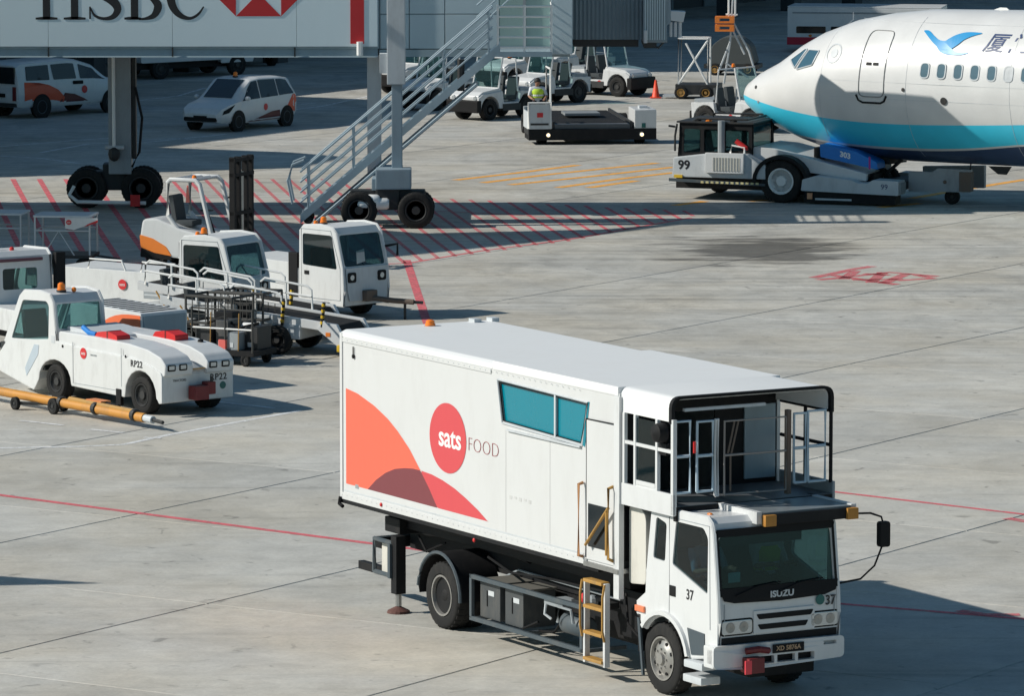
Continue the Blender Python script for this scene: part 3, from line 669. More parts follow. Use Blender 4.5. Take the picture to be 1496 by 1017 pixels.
# side graphics (flat vinyl)
def fo(u): c = (-.13, 0.36); r = 2.79; return c[1] + math.sqrt(max(r * r - (u - c[0]) ** 2, 0))
def fo(u):                                               # orange arc through the measured points
    t = [(.14, 3.13), (.5, 3.09), (1.0, 2.97), (1.4, 2.83), (1.69, 2.69), (2.05, 2.47), (2.36, 2.21), (2.62, 1.98), (2.86, 1.735)]
    return interp(u, t)
def fr_(u):
    t = [(.80, 1.735), (1.05, 1.90), (1.34, 2.04), (1.62, 2.13), (1.89, 2.175), (2.15, 2.20), (2.39, 2.20), (2.7, 2.185), (3.02, 2.14), (3.35, 2.07), (3.68, 1.97), (4.02, 1.85), (4.36, 1.70)]
    return interp(u, t) if .8 <= u <= 4.36 else 0
F0 = lambda u: 1.735 - .008 * (u / 4)
def area_decal(name, mat, lo, hi, u0, u1, n=48):
    mb = MB(); v = []; f = []
    for k in range(n + 1):
        u = u0 + (u1 - u0) * k / n; a, b = lo(u), max(hi(u), lo(u)); v += [S_(u, a, 0), S_(u, b, 0)]
        if k: f.append((2 * k - 2, 2 * k, 2 * k + 1, 2 * k - 1))
    return mb.add(v, f).build(name, mat, bd)
area_decal('orange_graphic', ORNG, lambda u: max(F0(u), fr_(u)), fo, .14, 2.405)
area_decal('plum_graphic', PLUM, F0, lambda u: min(fo(u), fr_(u)), .80, 2.86)
area_decal('coral_graphic', CORAL, lambda u: max(F0(u), fo(u) if u < 2.86 else 0), fr_, 2.405, 4.36)
lg = poly_obj('logo_disc', circ(3.17, 2.755, .525, 40, .495), S_, .003, CORAL, bd)
text('sats', .41, LETW, lg, lambda a, b, d: S_(3.235 + a, 2.755 + b, .004 + d), offset=.007, sx=1.08, spacing=.97)
text('FOOD', .285, LETR, bd, lambda a, b, d: S_(4.18 + a, 2.735 + b, .002 + d), offset=-.009, sx=1.08, spacing=1.02)
MB().box(.06, 6.9, -.004, -.001, 1.62, 1.64).build('lower_seam', PALE, bd)
for x in (.42, 7.3): MB().box(x, x + .10, -.004, -.001, 1.70, 1.76).build('placard', GREY, bd)
for x in (4.8, 6.0): MB().box(x - .003, x + .003, -.0025, -.0005, 1.62 if x > 4.4 else 3.2, 3.08 if 4.5 < x < 7 else 3.79).build('panel_seam', paint('seam_grey', (.45, .45, .45), .5, .2), bd)
rv = MB()
for k in range(46):
    for z in (1.56, 3.83): rv.box(.05 + k * .15, .062 + k * .15, -.028 if z < 2 else -.02, -.012, z, z + .012)
o = rv.build('rivet', PALE, bd); o['kind'] = 'stuff'
for k in range(5): MB().box(4.9 + k * .13, 4.97 + k * .13, -.003, -.001, 2.12 + .02 * (k % 2), 2.17).build('faded_mark', paint('faded_print', (.56, .56, .55), .5, .2), bd)
# service door, ladder, handrails
dd = MB().box(7.0, 7.71, -.02, -.002, 1.58, 3.46).build('door', BOXW, bd, .012)
bars(dd, 'door_seal', [[(6.985, -.012, 1.55), (6.985, -.012, 3.47), (7.72, -.012, 3.48), (7.72, -.012, 1.55)]], .012, BLACK)
MB().box(7.05, 7.54, -.026, -.018, 1.76, 2.34).build('door_window', DGLASS, dd)
MB().box(6.97, 7.85, -.05, .3, 1.49, 1.55).build('door_step', STEEL, dd)
for pts in ([(6.91, -.02, 2.60), (6.91, -.09, 2.58), (6.91, -.09, 1.62), (6.91, -.02, 1.60)], [(7.69, -.02, 2.64), (7.70, -.10, 2.62), (7.70, -.10, 1.68), (7.70, -.02, 1.64)], [(7.70, -.1, 2.36), (7.11, -.1, 1.79)], [(7.66, -.1, 2.30), (7.66, -.1, 1.72)]):
    MB().tube(pts, .022, 8).build('handrail', GOLD if pts[0][0] > 7 else paint('weathered_orange_rail', (.42, .20, .08), .5, .3), bd, smooth=True)
MB().box(7.72, 7.86, -.03, .05, 1.15, 3.86).build('post', WHITE2, bd, .008)
MB().prism(rc([(7.87, 1.36), (8.30, 1.40), (8.30, 2.28), (8.20, 2.40), (7.87, 2.42)], .08), .12, 2.3).build('bulkhead', CREAM, bd, .02)
ld = bpy.data.objects.new('ladder', None); COL.objects.link(ld); ld.parent = tk
for x in (7.09, 7.61): MB().box(x - .025, x + .025, -.11, -.03, .20, 1.33).build('rail', WHITE2, ld, .006)
for x in (7.06, 7.64): MB().tube([(x, -.12, .55), (x, -.15, .7), (x, -.15, 1.15), (x, -.12, 1.32)], .016, 6).build('rail', GOLD, ld)
for z in (.24, .60, .95, 1.30): MB().box(7.11, 7.59, -.14, -.01, z, z + .045).build('rung', GOLD, ld, .006)
# canopy over the front platform
cv = rc([(0.02, 3.66), (0.02, 3.985), (WB - .02, 3.985), (WB - .02, 3.66), (WB - .06, 3.66), (WB - .06, 3.94), (.06, 3.94), (.06, 3.66)], [.0, .16, .16, 0, 0, .13, .13, 0], 5)
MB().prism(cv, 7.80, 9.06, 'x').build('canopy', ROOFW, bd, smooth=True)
cv2 = rc([(0.0, 3.64), (0.0, 3.995), (WB, 3.995), (WB, 3.64), (WB - .05, 3.64), (WB - .05, 3.958), (.05, 3.958), (.055, 3.64)], [.0, .17, .17, 0, 0, .12, .12, 0], 5)
MB().prism(cv2, 9.06, 9.13, 'x').build('canopy_edge', BLACK, bd, smooth=True)
MB().box(9.0, 9.05, .25, 1.5, 3.78, 3.82).build('canopy_rail', PALE, bd)
# front wall of the box with its doors
MB().panel(rect(.05, WB - .05, 1.65, 3.86), [rect(.35, 1.50, 2.55, 3.6)], lambda a, b, d: (7.77 + d, a, b), .03).build('front_wall', CHASS, bd)
MB().box(7.80, 7.83, 1.95, 2.44, 2.62, 3.62).build('front_door', paint('pale_blue_door', (.28, .36, .41), .4, .2), bd, .01)
# platform
MB().box(7.80, 9.16, .04, WB - .04, 2.44, 2.56).build('platform_deck', DECK, tk, .01)
MB().box(7.86, 9.17, 0.0, .04, 2.43, 2.72).build('platform_sill', WHITE, tk, .008)
MB().box(7.86, 9.17, WB - .04, WB, 2.43, 2.72).build('platform_sill', GREY, tk, .008)
MB().box(9.1, 9.17, .05, WB - .05, 2.36, 2.55).build('platform_beam', BLACK, tk)
dk = MB().box(9.18, 10.10, .78, 2.16, 2.50, 2.545).build('extending_deck', paint('worn_steel_deck', (.17, .19, .20), .35, .6, dirtcol=(.35, .37, .38)), tk, .006)
for y0, y1 in ((.70, .78), (2.16, 2.24)): MB().box(9.0, 10.10, y0, y1, 2.40, 2.56).build('deck_rail', WHITE2, dk, .008)
MB().box(10.06, 10.15, .80, 2.14, 2.38, 2.52).build('deck_bumper', CHASS, dk, .01)
for y in (.78, 2.05): MB().box(10.10, 10.19, y, y + .17, 2.37, 2.52).build('amber_block', paint('amber_rubber', (.45, .20, .03), .6, .4), dk, .015)
rl = bpy.data.objects.new('railing', None); COL.objects.link(rl); rl.parent = tk
WR = WHITE; PB = paint('pale_blue_frame', (.50, .62, .70), .4, .2)
# near side screen
for x in (7.91, 8.19, 8.74): MB().box(x - .025, x + .025, .005, .055, 2.72, 3.66).build('upright', WR, rl, .004)
MB().box(9.11, 9.17, .0, .06, 2.44, 3.70).build('upright', WR, rl, .006)
for z, x0, x1 in ((3.27, 7.94, 9.11), (2.72, 8.2, 8.74)): MB().box(x0, x1, .01, .05, z - .02, z + .025).build('crossbar', WR, rl)
MB().box(8.22, 8.70, .025, .035, 2.76, 3.62).build('screen', GLASSD, rl)
MB().box(8.22, 8.70, .01, .05, 2.74, 2.80).build('crossbar', WR, rl)
lt = MB().lathe([(.02, -.1), (.12, -.06), (.14, .06), (.10, .08), (.01, .05)], (8.86, -.02, 3.50), 'y', 16).build('floodlight', BLACK, rl, smooth=True); MB().box(8.78, 8.96, .02, .10, 3.2, 3.36).build('bracket', BLACK, lt, .02)
# front gates: each a welded frame
def gate(y0, y1, z0, z1, mat, mid, r=.022, u=9.15):
    g = bars(rl, 'gate', [[(u, y0, z0), (u, y0, z1), (u, y1, z1), (u, y1, z0), (u, y0, z0)]] + [[(u, y0, m), (u, y1, m)] for m in mid], r, mat)
    return g
gate(.03, .27, 2.73, 3.67, PB, (3.21,)); gate(.38, .62, 2.73, 3.65, PB, (3.2,)); gate(.66, .70, 2.66, 3.66, WR, ())
gate(.80, 1.76, 2.66, 3.63, paint('grey_brown_bar', (.32, .29, .27), .5, .4), (3.18,), .016)
bars(rl, 'brace', [[(9.14, .90, 2.7), (9.14, .90, 3.15), (9.14, 1.02, 3.62)], [(9.14, .86, 3.2), (9.14, .96, 3.62)]], .013, BROWN)
MB().box(9.10, 9.18, 1.76, 1.82, 2.6, 3.72).build('upright', BROWN, rl, .006)
gate(1.88, 2.06, 2.74, 3.66, PB, (3.2,)); gate(2.10, 2.37, 2.74, 3.68, PB, (3.21,))
bars(rl, 'side_rail', [[(9.1, 2.48, 3.66), (7.9, 2.48, 3.66)], [(9.1, 2.48, 3.2), (7.9, 2.48, 3.2)], [(9.12, 2.48, 2.7), (9.12, 2.48, 3.68)], [(8.5, 2.48, 2.7), (8.5, 2.48, 3.66)]], .025, BLACK)
MB().tube([(9.2, .31, 3.4), (9.2, .31, 3.25)], .02).build('latch', REDC, rl)
# chassis
for y in (.72, 1.62): MB().box(.75, 9.8, y, y + .14, .82, 1.16).build('chassis_rail', CHASS, tk)
for x in (.8, 2.0, 4.0, 5.6, 7.4): MB().box(x, x + .12, .74, 1.74, .86, 1.1).build('cross_member', CHASS, tk)
MB().box(.9, 7.4, .42, 2.0, 1.18, 1.44).build('lift_frame', CHASS, tk, .02)
MB().box(3.75, 8.1, .76, 1.76, .34, .84).build('gearbox_casing', CHASS, tk, .03); MB().box(8.3, 9.95, .7, 1.7, .36, 1.0).build('engine', CHASS, tk, .03)
MB().box(7.0, 8.2, .5, .76, .5, 1.15).build('air_filter', CHASS, tk, .03)
sc1 = bars(tk, 'scissor_arm', [[(1.6, .5, 1.2), (4.6, .5, 1.42)], [(1.6, .5, 1.42), (4.6, .5, 1.2)]], .07, CHASS)
wheel(tk, 2.86, .20, .475, .29, -1, 'rear'); wheel(tk, 2.86, .50, .475, .27, 1, 'plain'); wheel(tk, 2.86, WB - .2, .475, .29, 1, 'rear'); wheel(tk, 2.86, WB - .5, .475, .27, -1, 'plain')
wheel(tk, 8.70, .26, .475, .28, -1, 'truck'); wheel(tk, 8.70, 1.98, .475, .28, 1, 'truck')
MB().tube([(2.86, .3, .475), (2.86, 2.2, .475)], .09, 10).build('axle', CHASS, tk); MB().sphere((2.86, 1.2, .475), .2, .22, .2).build('axle', CHASS, tk); MB().tube([(8.7, .4, .475), (8.7, 2.0, .475)], .07, 8).build('axle', CHASS, tk)
for k, (m_, pts) in enumerate([(REDC, [(8.0, .5, 1.2), (8.1, .25, .9), (8.2, .3, .7), (8.35, .5, .9)]), (BLUE, [(8.0, .7, 1.2), (8.15, .45, .85), (8.3, .6, .95)]), (BLACK, [(7.5, .3, 1.15), (7.8, .15, .8), (8.1, .2, .6), (8.3, .4, .7)]), (BLACK, [(3.6, .4, 1.1), (4.4, .3, 1.0), (5.4, .35, 1.05), (7.0, .3, 1.1)]), (GREY, [(3.5, .5, .7), (4.0, .66, .95), (6.9, .66, .93)]), (BLACK, [(1.4, .5, 1.1), (1.9, .35, .95), (2.2, .5, 1.1)])]):
    MB().tube(pts, .018, 6).build('air_hose', m_, tk, smooth=True)
# rear mudguards: thin arched sheets
for y0, y1 in ((.03, .68), (WB - .68, WB - .03)):
    arc = [(2.86 + .62 * math.cos(R(a)), .48 + .62 * math.sin(R(a))) for a in range(-2, 185, 11)]; arc2 = [(2.86 + .585 * math.cos(R(a)), .48 + .585 * math.sin(R(a))) for a in range(184, -3, -11)]
    mg = MB().prism(arc + arc2, y0, y1).build('mudguard', CHASS, tk, smooth=True)
    ed = [(2.86 + .61 * math.cos(R(a)), y0 - .005, .48 + .61 * math.sin(R(a))) for a in range(-2, 185, 11)]
    MB().tube(ed, .026, 6).build('mudguard_edge', DGREY, mg)
# side rack with battery boxes and tank
rk = bpy.data.objects.new('equipment_rack', None); COL.objects.link(rk); rk.parent = tk
for (a, b) in (((3.80, .30), (3.80, .92)), ((6.82, .27), (6.82, .90))): MB().box(a[0] - .03, a[0] + .03, 0.0, .05, a[1], b[1]).build('rack_post', DGREY, rk, .004)
for z in (.30, .89): MB().box(3.77, 6.85, 0.0, .05, z - .03, z + .03).build('rack_rail', DGREY, rk, .004)
for x in (3.8, 5.2, 6.8): MB().box(x - .025, x + .025, .05, .72, .26, .31).build('rack_rail', DGREY, rk)
for x0, x1 in ((3.90, 4.46), (4.60, 5.10)):
    b_ = MB().box(x0, x1, .10, .62, .33, .84).build('battery_box', BOXG, rk, .02); MB().box(x0 - .015, x1 + .015, .085, .635, .84, .87).build('lid', paint('dusty_lid', (.14, .135, .12), .6, .5), b_, .01)
    MB().box(x0 + .24, x0 + .40, .094, .10, .66, .73).build('label', PALE, b_)
    MB().box(x0 + .20, x0 + .215, .09, .10, .5, .72).build('latch', BLACK, b_)
MB().lathe([(.01, 0), (.12, .0), (.15, .04), (.15, .56), (.12, .6), (.01, .6)], (6.05, .24, .56), 'x', 18).build('air_tank', DGREY, rk, smooth=True)
bars(rk, 'pipe', [[(6.12, .05, .58), (6.16, .04, .80), (6.5, .04, .80), (6.54, .05, .62)]], .022, GREY)
MB().box(5.75, 6.25, .05, .4, .78, .86).build('valve_block', GREY, rk, .015); MB().tube([(5.86, .02, .8), (5.86, .0, .66), (5.95, .05, .6)], .02).build('hose', PALE, rk)
MB().sphere((6.75, .12, 1.0), .09, .08, .08).build('valve', REDC, rk); MB().sphere((6.92, .12, .98), .1, .09, .09).build('valve', GREY, rk); MB().box(6.4, 7.0, .1, .5, .86, .94).build('valve_block', DARK, rk, .01)
bars(rk, 'hose', [[(5.1, .1, .34), (5.35, .06, .42), (5.55, .08, .5)], [(5.2, .3, .3), (5.6, .3, .34), (5.9, .3, .6)]], .018, BLACK)
# rear end: stabiliser leg, guard frame, steps
rr = bpy.data.objects.new('rear_underrun_frame', None); COL.objects.link(rr); rr.parent = tk
bars(rr, 'frame_bar', [[(.62, .2, .5), (.62, .2, .98), (.62, 2.3, .98)], [(.62, .2, .5), (1.3, .2, .5)], [(.62, .2, .98), (1.4, .2, .98)]], .035, DGREY)
MB().box(.45, .66, .3, .9, .82, .98).build('coupling', BLACK, rr, .01); MB().box(.70, 1.14, .28, .31, .46, .95).build('guard_plate', CREAM, rr); MB().box(.75, 1.2, .3, 2.2, 1.1, 1.32).build('cross_member', CHASS, rr, .02)
MB().box(.95, 1.5, .6, 1.9, 1.2, 1.5).build('pivot_block', CHASS, rr, .04)
MB().box(-.25, .70, .40, .50, .40, .52).build('push_bar', CHASS, rr, .008)
lg2 = MB().box(1.30, 1.46, .1, .26, .28, 1.12).build('stabiliser_leg', CHASS, tk, .01); MB().box(1.27, 1.34, .06, .1, .5, 1.0).build('leg_plate', DGREY, lg2); MB().tube([(1.38, .18, .10), (1.38, .18, .30)], .045, 8).build('leg_rod', STEEL, lg2); MB().lathe([(.02, .10), (.16, .03), (.17, .0), (.01, .0)], (1.38, .18, 0.005), 'z', 16).build('foot_pad', paint('rust_pad', (.12, .05, .04), .8, .4), lg2)
lg3 = MB().box(1.30, 1.46, WB - .26, WB - .1, .28, 1.12).build('stabiliser_leg', CHASS, tk, .01); MB().tube([(1.38, WB - .18, .02), (1.38, WB - .18, .30)], .045, 8).build('leg_rod', STEEL, lg3)
# ---- cab
CY0, CY1 = .08, 1.97
arch = [(8.84 + .60 * math.cos(R(a)), .50 + .58 * math.sin(R(a))) for a in range(12, 150, 12)]
prof = [(8.30, .86), (8.14, 1.02), (8.14, 1.16), (8.36, 1.30), (8.38, 1.60), (8.50, 2.38), (8.58, 2.455), (8.70, 2.475), (9.88, 2.50), (9.975, 2.43), (10.02, 2.30), (10.13, 1.46), (10.15, 1.16), (10.14, .72), (9.52, .62)] + arch
prof = prof[::-1]
if area(prof) < 0: prof = prof[::-1]
ie = [i for i, p in enumerate(prof) if p == (10.13, 1.46)][0]
nxt = prof[(ie + 1) % len(prof)]
i_ws = ie if nxt == (10.02, 2.30) else (ie - 1) % len(prof)
w1 = rc([(8.55, 1.80), (8.85, 1.79), (8.89, 2.30), (8.63, 2.36)], .05)
w2 = rc([(9.03, 1.78), (9.90, 1.50), (9.91, 2.24), (9.80, 2.36), (9.12, 2.36)], .05)
cb = cab(tk, prof, CY0, CY1, WHITE, [w1, w2], {i_ws: [(CY0 + .085, CY1 - .085, .0 + .02, .97, .08)]}, skip=[i for i, p in enumerate(prof) if p in arch[1:-1]], t=.05, r=.03, gl=GLASS, name='cab_body', side_gl=GLASS)
# black band that carries on below the windscreen
bp_ = [(CY0 + .03, 1.60), (CY0 + .10, 1.44), (CY0 + .25, 1.405), (1.05, 1.385), (CY1 - .25, 1.41), (CY1 - .08, 1.46), (CY1 - .03, 1.60)]
MB().panel(bp_, [], lambda a, b, d: (10.152 - .13 * (b - 1.46) * (1 if b > 1.46 else .15) - d + .004, a, b), .012).build('black_front_band', BLACK, cb)
for y in (CY0 + .03, CY1 - .075):                                     # black A-pillar edges
    MB().panel([(y, 1.5), (y + .045, 1.5), (y + .045, 2.34), (y, 2.34)], [], lambda a, b, d: (10.150 - .131 * (b - 1.46) - d + .003, a, b), .008).build('pillar_trim', BLACK, cb)
MB().panel([(CY0 + .03, 2.26), (CY1 - .03, 2.26), (CY1 - .05, 2.36), (CY0 + .05, 2.36)], [], lambda a, b, d: (10.150 - .131 * (b - 1.46) - d + .003, a, b), .008).build('pillar_trim', BLACK, cb)
text('ISUZU', .115, PALE, cb, lambda a, b, d: (10.158 + d, 1.06 + a, 1.475 + b), offset=.004, sx=1.15)
poly_obj('sticker', circ(1.65, 1.345, .068, 20), lambda a, b, d: (10.155 + d, a, b), .003, GREEN, cb)
text('37', .18, LETK, cb, lambda a, b, d: (10.156 + d, 1.81 + a, 1.325 + b), offset=.003, sx=.9)
text('37', .19, LETK, cb, lambda a, b, d: (9.47 + a, CY0 - .003 - d, 1.43 + b), offset=.003, sx=.95)
for y0, y1 in ((.35, 1.05), (1.0, 1.7)):                                # wipers and sun visors
    bars(cb, 'wiper', [[(10.165, y0, 1.50), (10.15, (y0 + y1) / 2, 1.60), (10.14, y1, 1.63)]], .010, BLACK)
    MB().box(9.90, 9.93, y0 - .15, y0 + .5, 2.12, 2.34).build('sun_visor', INTER, cb)
for y in (CY0 + .10, CY1 - .10): MB().box(10.150, 10.158, y - .004, y + .004, .98, 1.40).build('panel_seam', GREY, cb)
for y in (.3, 1.0, 1.7): MB().sphere((9.6, y, 2.50), .05, .035, .02).build('roof_lamp', AMBER, cb)
# grille and lamps on the front
gp = MB().box(10.145, 10.165, .62, 1.56, .98, 1.28).build('grille_panel', WHITE, cb, .008)
for z0, z1, y0, y1 in ((1.165, 1.235, .70, 1.50), (1.03, 1.10, .72, 1.42)):
    MB().prism(rc([(y0, z0), (y1, z0 + .0), (y1 + .04, z1), (y0 - .04, z1)], .02), 10.158, 10.170, 'x').build('grille_slot', BLACK, gp)
for y0, y1 in ((.14, .60), (1.50, 1.92)):
    hl = MB().prism(rc(rect(y0, y1, 1.0, 1.18), .04), 10.13, 10.165, 'x').build('headlight', LENS, cb, .01)
    MB().prism(rc(rect(y0 - .02, y1 + .02, .98, 1.20), .05), 10.12, 10.15, 'x').build('headlight_trim', BLACK, hl)
    for q in (.27, .72): MB().lathe([(.01, 0), (.065, .004), (.07, .0)], (10.166, y0 + (y1 - y0) * q, 1.09), 'x', 14).build('reflector', CHROME, hl)
    MB().box(10.16, 10.1665, y1 - .05 if y0 < 1 else y0 + .02, y1 - .02 if y0 < 1 else y0 + .05, 1.10, 1.15).build('indicator', LENS, hl)
MB().box(10.08, 10.155, CY0 + .06, CY1 - .06, .84, .96).build('front_recess', BLACK, cb)
bm2 = rc([(10.06, .60), (10.24, .58), (10.26, .86), (10.06, .88)], .03)
bp2 = MB().panel(rc([(CY0 - .08, .57), (.60, .53), (1.55, .56), (CY1 + .01, .58), (CY1 + .01, .86), (CY0 - .08, .87)], .06), [rc(rect(.66, 1.52, .59, .69), .02), rect(1.66, 1.86, .76, .81)], lambda a, b, d: (10.23 - d - .10 * max(0, (.12 - a)) * 4, a, b), .16).build('bumper', WHITE, tk, .02)
for y in (.90, 1.22): MB().box(10.16, 10.228, y, y + .045, .58, .70).build('bumper_post', WHITE, bp2)
MB().box(10.10, 10.14, .5, 1.9, .58, .82).build('bumper_recess', BLACK, bp2)
MB().box(9.93, 10.17, CY0 - .08, CY0 + .03, .57, .86).build('bumper_side', WHITE, bp2, .03)
pl = MB().box(10.232, 10.242, .87, 1.35, .715, .83).build('number_plate', BLACK, bp2); text('XD 5876A', .085, paint('plate_letter', (.45, .30, .18), .5, .1), pl, lambda a, b, d: (10.244 + d, 1.11 + a, .772 + b), offset=.002)
hk = MB().box(10.16, 10.38, .42, .66, .50, .70).build('tow_bracket', DRED, bp2, .02); MB().box(10.36, 10.385, .36, .46, .50, .68).build('tow_pad', paint('pink_red_pad', (.80, .06, .08), .4, .1), hk, .01); MB().tube([(10.24, .45, .78), (10.30, .62, .80), (10.24, .8, .76)], .045, 8).build('tow_hook', DRED, hk)
# steps, arch trim, handle, mirrors
MB().prism(arch + [(8.84 + .66 * math.cos(R(a)), .50 + .64 * math.sin(R(a))) for a in range(144, 11, -12)], CY0 - .05, CY0 + .05).build('wheel_arch', WHITE, cb, smooth=True)
MB().prism([(9.52, .66), (9.85, .70), (9.84, .98), (9.42, 1.0)], CY0 - .012, CY0 - .002).build('step_recess', DGREY, cb)
MB().box(9.45, 9.9, CY0 - .08, CY0 + .3, .50, .60).build('step', PALE, tk, .02)
MB().box(9.3, 9.75, CY0 + .0, CY0 + .3, .28, .38).build('step', PALE, tk, .02)
MB().box(8.97, 9.12, CY0 - .012, CY0 + .01, 1.36, 1.50).build('door_handle', BLACK, cb, .01)
bars(cb, 'door_seam', [[(8.96, CY0 - .001, 1.0), (8.96, CY0 - .001, 2.40), (9.95, CY0 - .001, 2.40), (9.97, CY0 - .001, 1.05)]], .006, GREY)
MB().box(8.13, 8.36, CY0 - .03, CY0 + .01, 1.04, 1.12).build('side_marker', paint('salmon_lens', (.75, .22, .10), .3, .1), cb, .01)
MB().prism([(8.18, .5), (8.22, .5), (8.24, 1.0), (8.16, 1.0)], CY0, CY0 + .6).build('mud_flap', BLACK, tk); MB().prism([(8.28, .2), (8.32, .2), (8.22, .95), (8.16, .95)], CY0 - .01, CY0 + .02).build('flap_edge', DGREY, tk)
mr = bars(tk, 'mirror_arm', [[(10.05, 1.94, 2.44), (10.12, 2.45, 2.42), (10.12, 2.62, 2.36), (10.12, 2.66, 2.24)], [(10.12, 2.64, 1.98), (10.12, 2.52, 1.72), (10.12, 2.30, 1.56), (10.12, 1.96, 1.53)]], .014, BLACK)
MB().panel(rc(rect(2.57, 2.73, 1.96, 2.30), .04), [], lambda a, b, d: (10.08 + d, a, b), .10).build('mirror', BLACK, mr, .02)
# interior
MB().box(8.45, 8.52, CY0 + .06, CY1 - .06, 1.1, 2.3).build('rear_trim', INTER, cb)
MB().box(9.72, 10.06, CY0 + .06, CY1 - .06, 1.15, 1.42).build('dashboard', INTER, cb, .04)
MB().box(8.4, 10.05, CY0 + .06, CY1 - .06, 1.02, 1.08).build('cab_floor', INTER, cb)
for y in (.56, 1.50): seat(cb, 9.05, y, 1.22, .52)
MB().lathe([(.20, -.012), (.22, 0), (.20, .012), (.18, 0)], (0, 0, 0), 'z', 22).build('steering_wheel', BLACK, cb).matrix_local = Matrix.Translation((9.66, .58, 1.55)) @ Matrix.Rotation(R(-50), 4, 'Y')
MB().box(10.05, 10.056, .30, .48, 1.66, 1.79).build('permit_card', paint('pale_cyan_card', (.30, .62, .66), .5, .05), cb)

# ================================================================== AIRLINER
PY = -.6239
ap = thing('airliner', 'white passenger jet with pale blue belly stripe and bird emblem', 'airplane', (11.8771, 139.1828, 0), PY)
TOP = [(-6.74, 2.62), (-6.71, 2.73), (-6.64, 2.88), (-6.5, 3.04), (-6.11, 3.31), (-5.45, 3.63), (-5.12, 3.84), (-4.68, 4.14), (-4.03, 4.48), (-3.06, 4.82), (-1.99, 5.03), (-.71, 5.17), (.55, 5.22), (4, 5.24), (14, 5.24), (26, 5.2), (30, 5.0)]
BOT = [(-6.74, 2.60), (-6.71, 2.52), (-6.64, 2.42), (-6.5, 2.30), (-6.21, 2.10), (-5.88, 1.95), (-5.43, 1.77), (-4.77, 1.53), (-3.68, 1.24), (-2.38, 1.12), (-1.31, 1.09), (4, 1.12), (14, 1.15), (22, 1.3), (26, 2.2), (30, 4.0)]
WID = [(-6.74, .01), (-6.71, .16), (-6.64, .32), (-6.5, .52), (-6.11, .80), (-5.45, 1.12), (-5.12, 1.25), (-4.68, 1.39), (-4.03, 1.55), (-3.06, 1.71), (-1.99, 1.82), (-.71, 1.87), (.55, 1.88), (20, 1.88), (26, 1.3), (30, .4)]
def surf(u, z, off=0.0, side=-1):
    zt, zb, wv = interp(u, TOP), interp(u, BOT), interp(u, WID); c = (zt + zb) / 2; h = (zt - zb) / 2
    s = max(-1, min(1, (z - c) / h)); y = wv * math.sqrt(max(0, 1 - s * s))
    n = Vector((0, y / (wv * wv), (z - c) / (h * h))); n = n.normalized() if n.length else Vector((0, 1, 0))
    return Vector((u, side * (y + n.y * off), z + n.z * off))
def livery():
    m, nt, b = new_mat('airliner_paint'); N, L = nt.nodes, nt.links
    tc = N.new('ShaderNodeTexCoord'); sx = N.new('ShaderNodeSeparateXYZ'); L.new(tc.outputs['Object'], sx.inputs[0])
    def curve(pts):
        c = N.new('ShaderNodeFloatCurve'); cm = c.mapping; cp = cm.curves[0].points
        xs = [(p[0] + 8) / 24 for p in pts]
        cp[0].location = (0, pts[0][1] / 6); cp[1].location = (1, pts[-1][1] / 6)
        for x, p in zip(xs, pts): cp.new(x, p[1] / 6)
        cm.update()
        a = N.new('ShaderNodeMath'); a.operation = 'MULTIPLY_ADD'; a.inputs[1].default_value = 1 / 24; a.inputs[2].default_value = 8 / 24; L.new(sx.outputs[0], a.inputs[0])
        L.new(a.outputs[0], c.inputs['Value'])
        k = N.new('ShaderNodeMath'); k.operation = 'MULTIPLY'; k.inputs[1].default_value = 6; L.new(c.outputs[0], k.inputs[0]); return k.outputs[0]
    def above(z):
        g = N.new('ShaderNodeMath'); g.operation = 'GREATER_THAN'; L.new(sx.outputs[2], g.inputs[0]); L.new(z, g.inputs[1]); return g.outputs[0]
    ns = N.new('ShaderNodeTexNoise'); ns.inputs['Scale'].default_value = 1.3; ns.inputs['Detail'].default_value = 7; L.new(tc.outputs['Object'], ns.inputs[0])
    def mix(f, a, c):
        x = N.new('ShaderNodeMix'); x.data_type = 'RGBA'; L.new(f, x.inputs[0])
        for k, v in ((6, a), (7, c)):
            if isinstance(v, tuple): x.inputs[k].default_value = (*v, 1)
            else: L.new(v, x.inputs[k])
        return x.outputs[2]
    c = mix(above(curve([(-7, 1.72), (-4.5, 1.62), (-3.3, 1.52), (-1.4, 1.46), (.5, 1.52), (3, 1.78), (8, 2.2)])), (.03, .055, .12), (.60, .62, .62))
    c = mix(above(curve([(-7, 1.78), (-4.5, 1.68), (-3.3, 1.58), (-1.4, 1.53), (.5, 1.58), (3, 1.83), (8, 2.25)])), c, (.05, .58, .80))
    c = mix(above(curve([(-7, 2.72), (-5.6, 2.54), (-4.4, 2.37), (-2.7, 2.22), (-1.2, 2.19), (1, 2.25), (3, 2.35), (8, 2.6)])), c, (.70, .70, .69))
    mr = N.new('ShaderNodeMapRange'); mr.inputs[1].default_value = .35; mr.inputs[2].default_value = .7; mr.inputs[3].default_value = .93; mr.inputs[4].default_value = 1.03; L.new(ns.outputs[0], mr.inputs[0])
    hs = N.new('ShaderNodeHueSaturation'); L.new(mr.outputs[0], hs.inputs['Value']); L.new(c, hs.inputs['Color'])
    L.new(hs.outputs[0], b.inputs['Base Color']); b.inputs['Roughness'].default_value = .34; b.inputs['Coat Weight'].default_value = .3; b.inputs['Coat Roughness'].default_value = .15
    return m
st_ = [p[0] for p in TOP[:12]] + [-6.73, -6.68, -6.58, -6.3, -5.8, -4.35, -3.5, -2.5, -1.3, 2, 6, 10, 14, 18, 20, 22, 24, 26, 28, 30]
rings = []
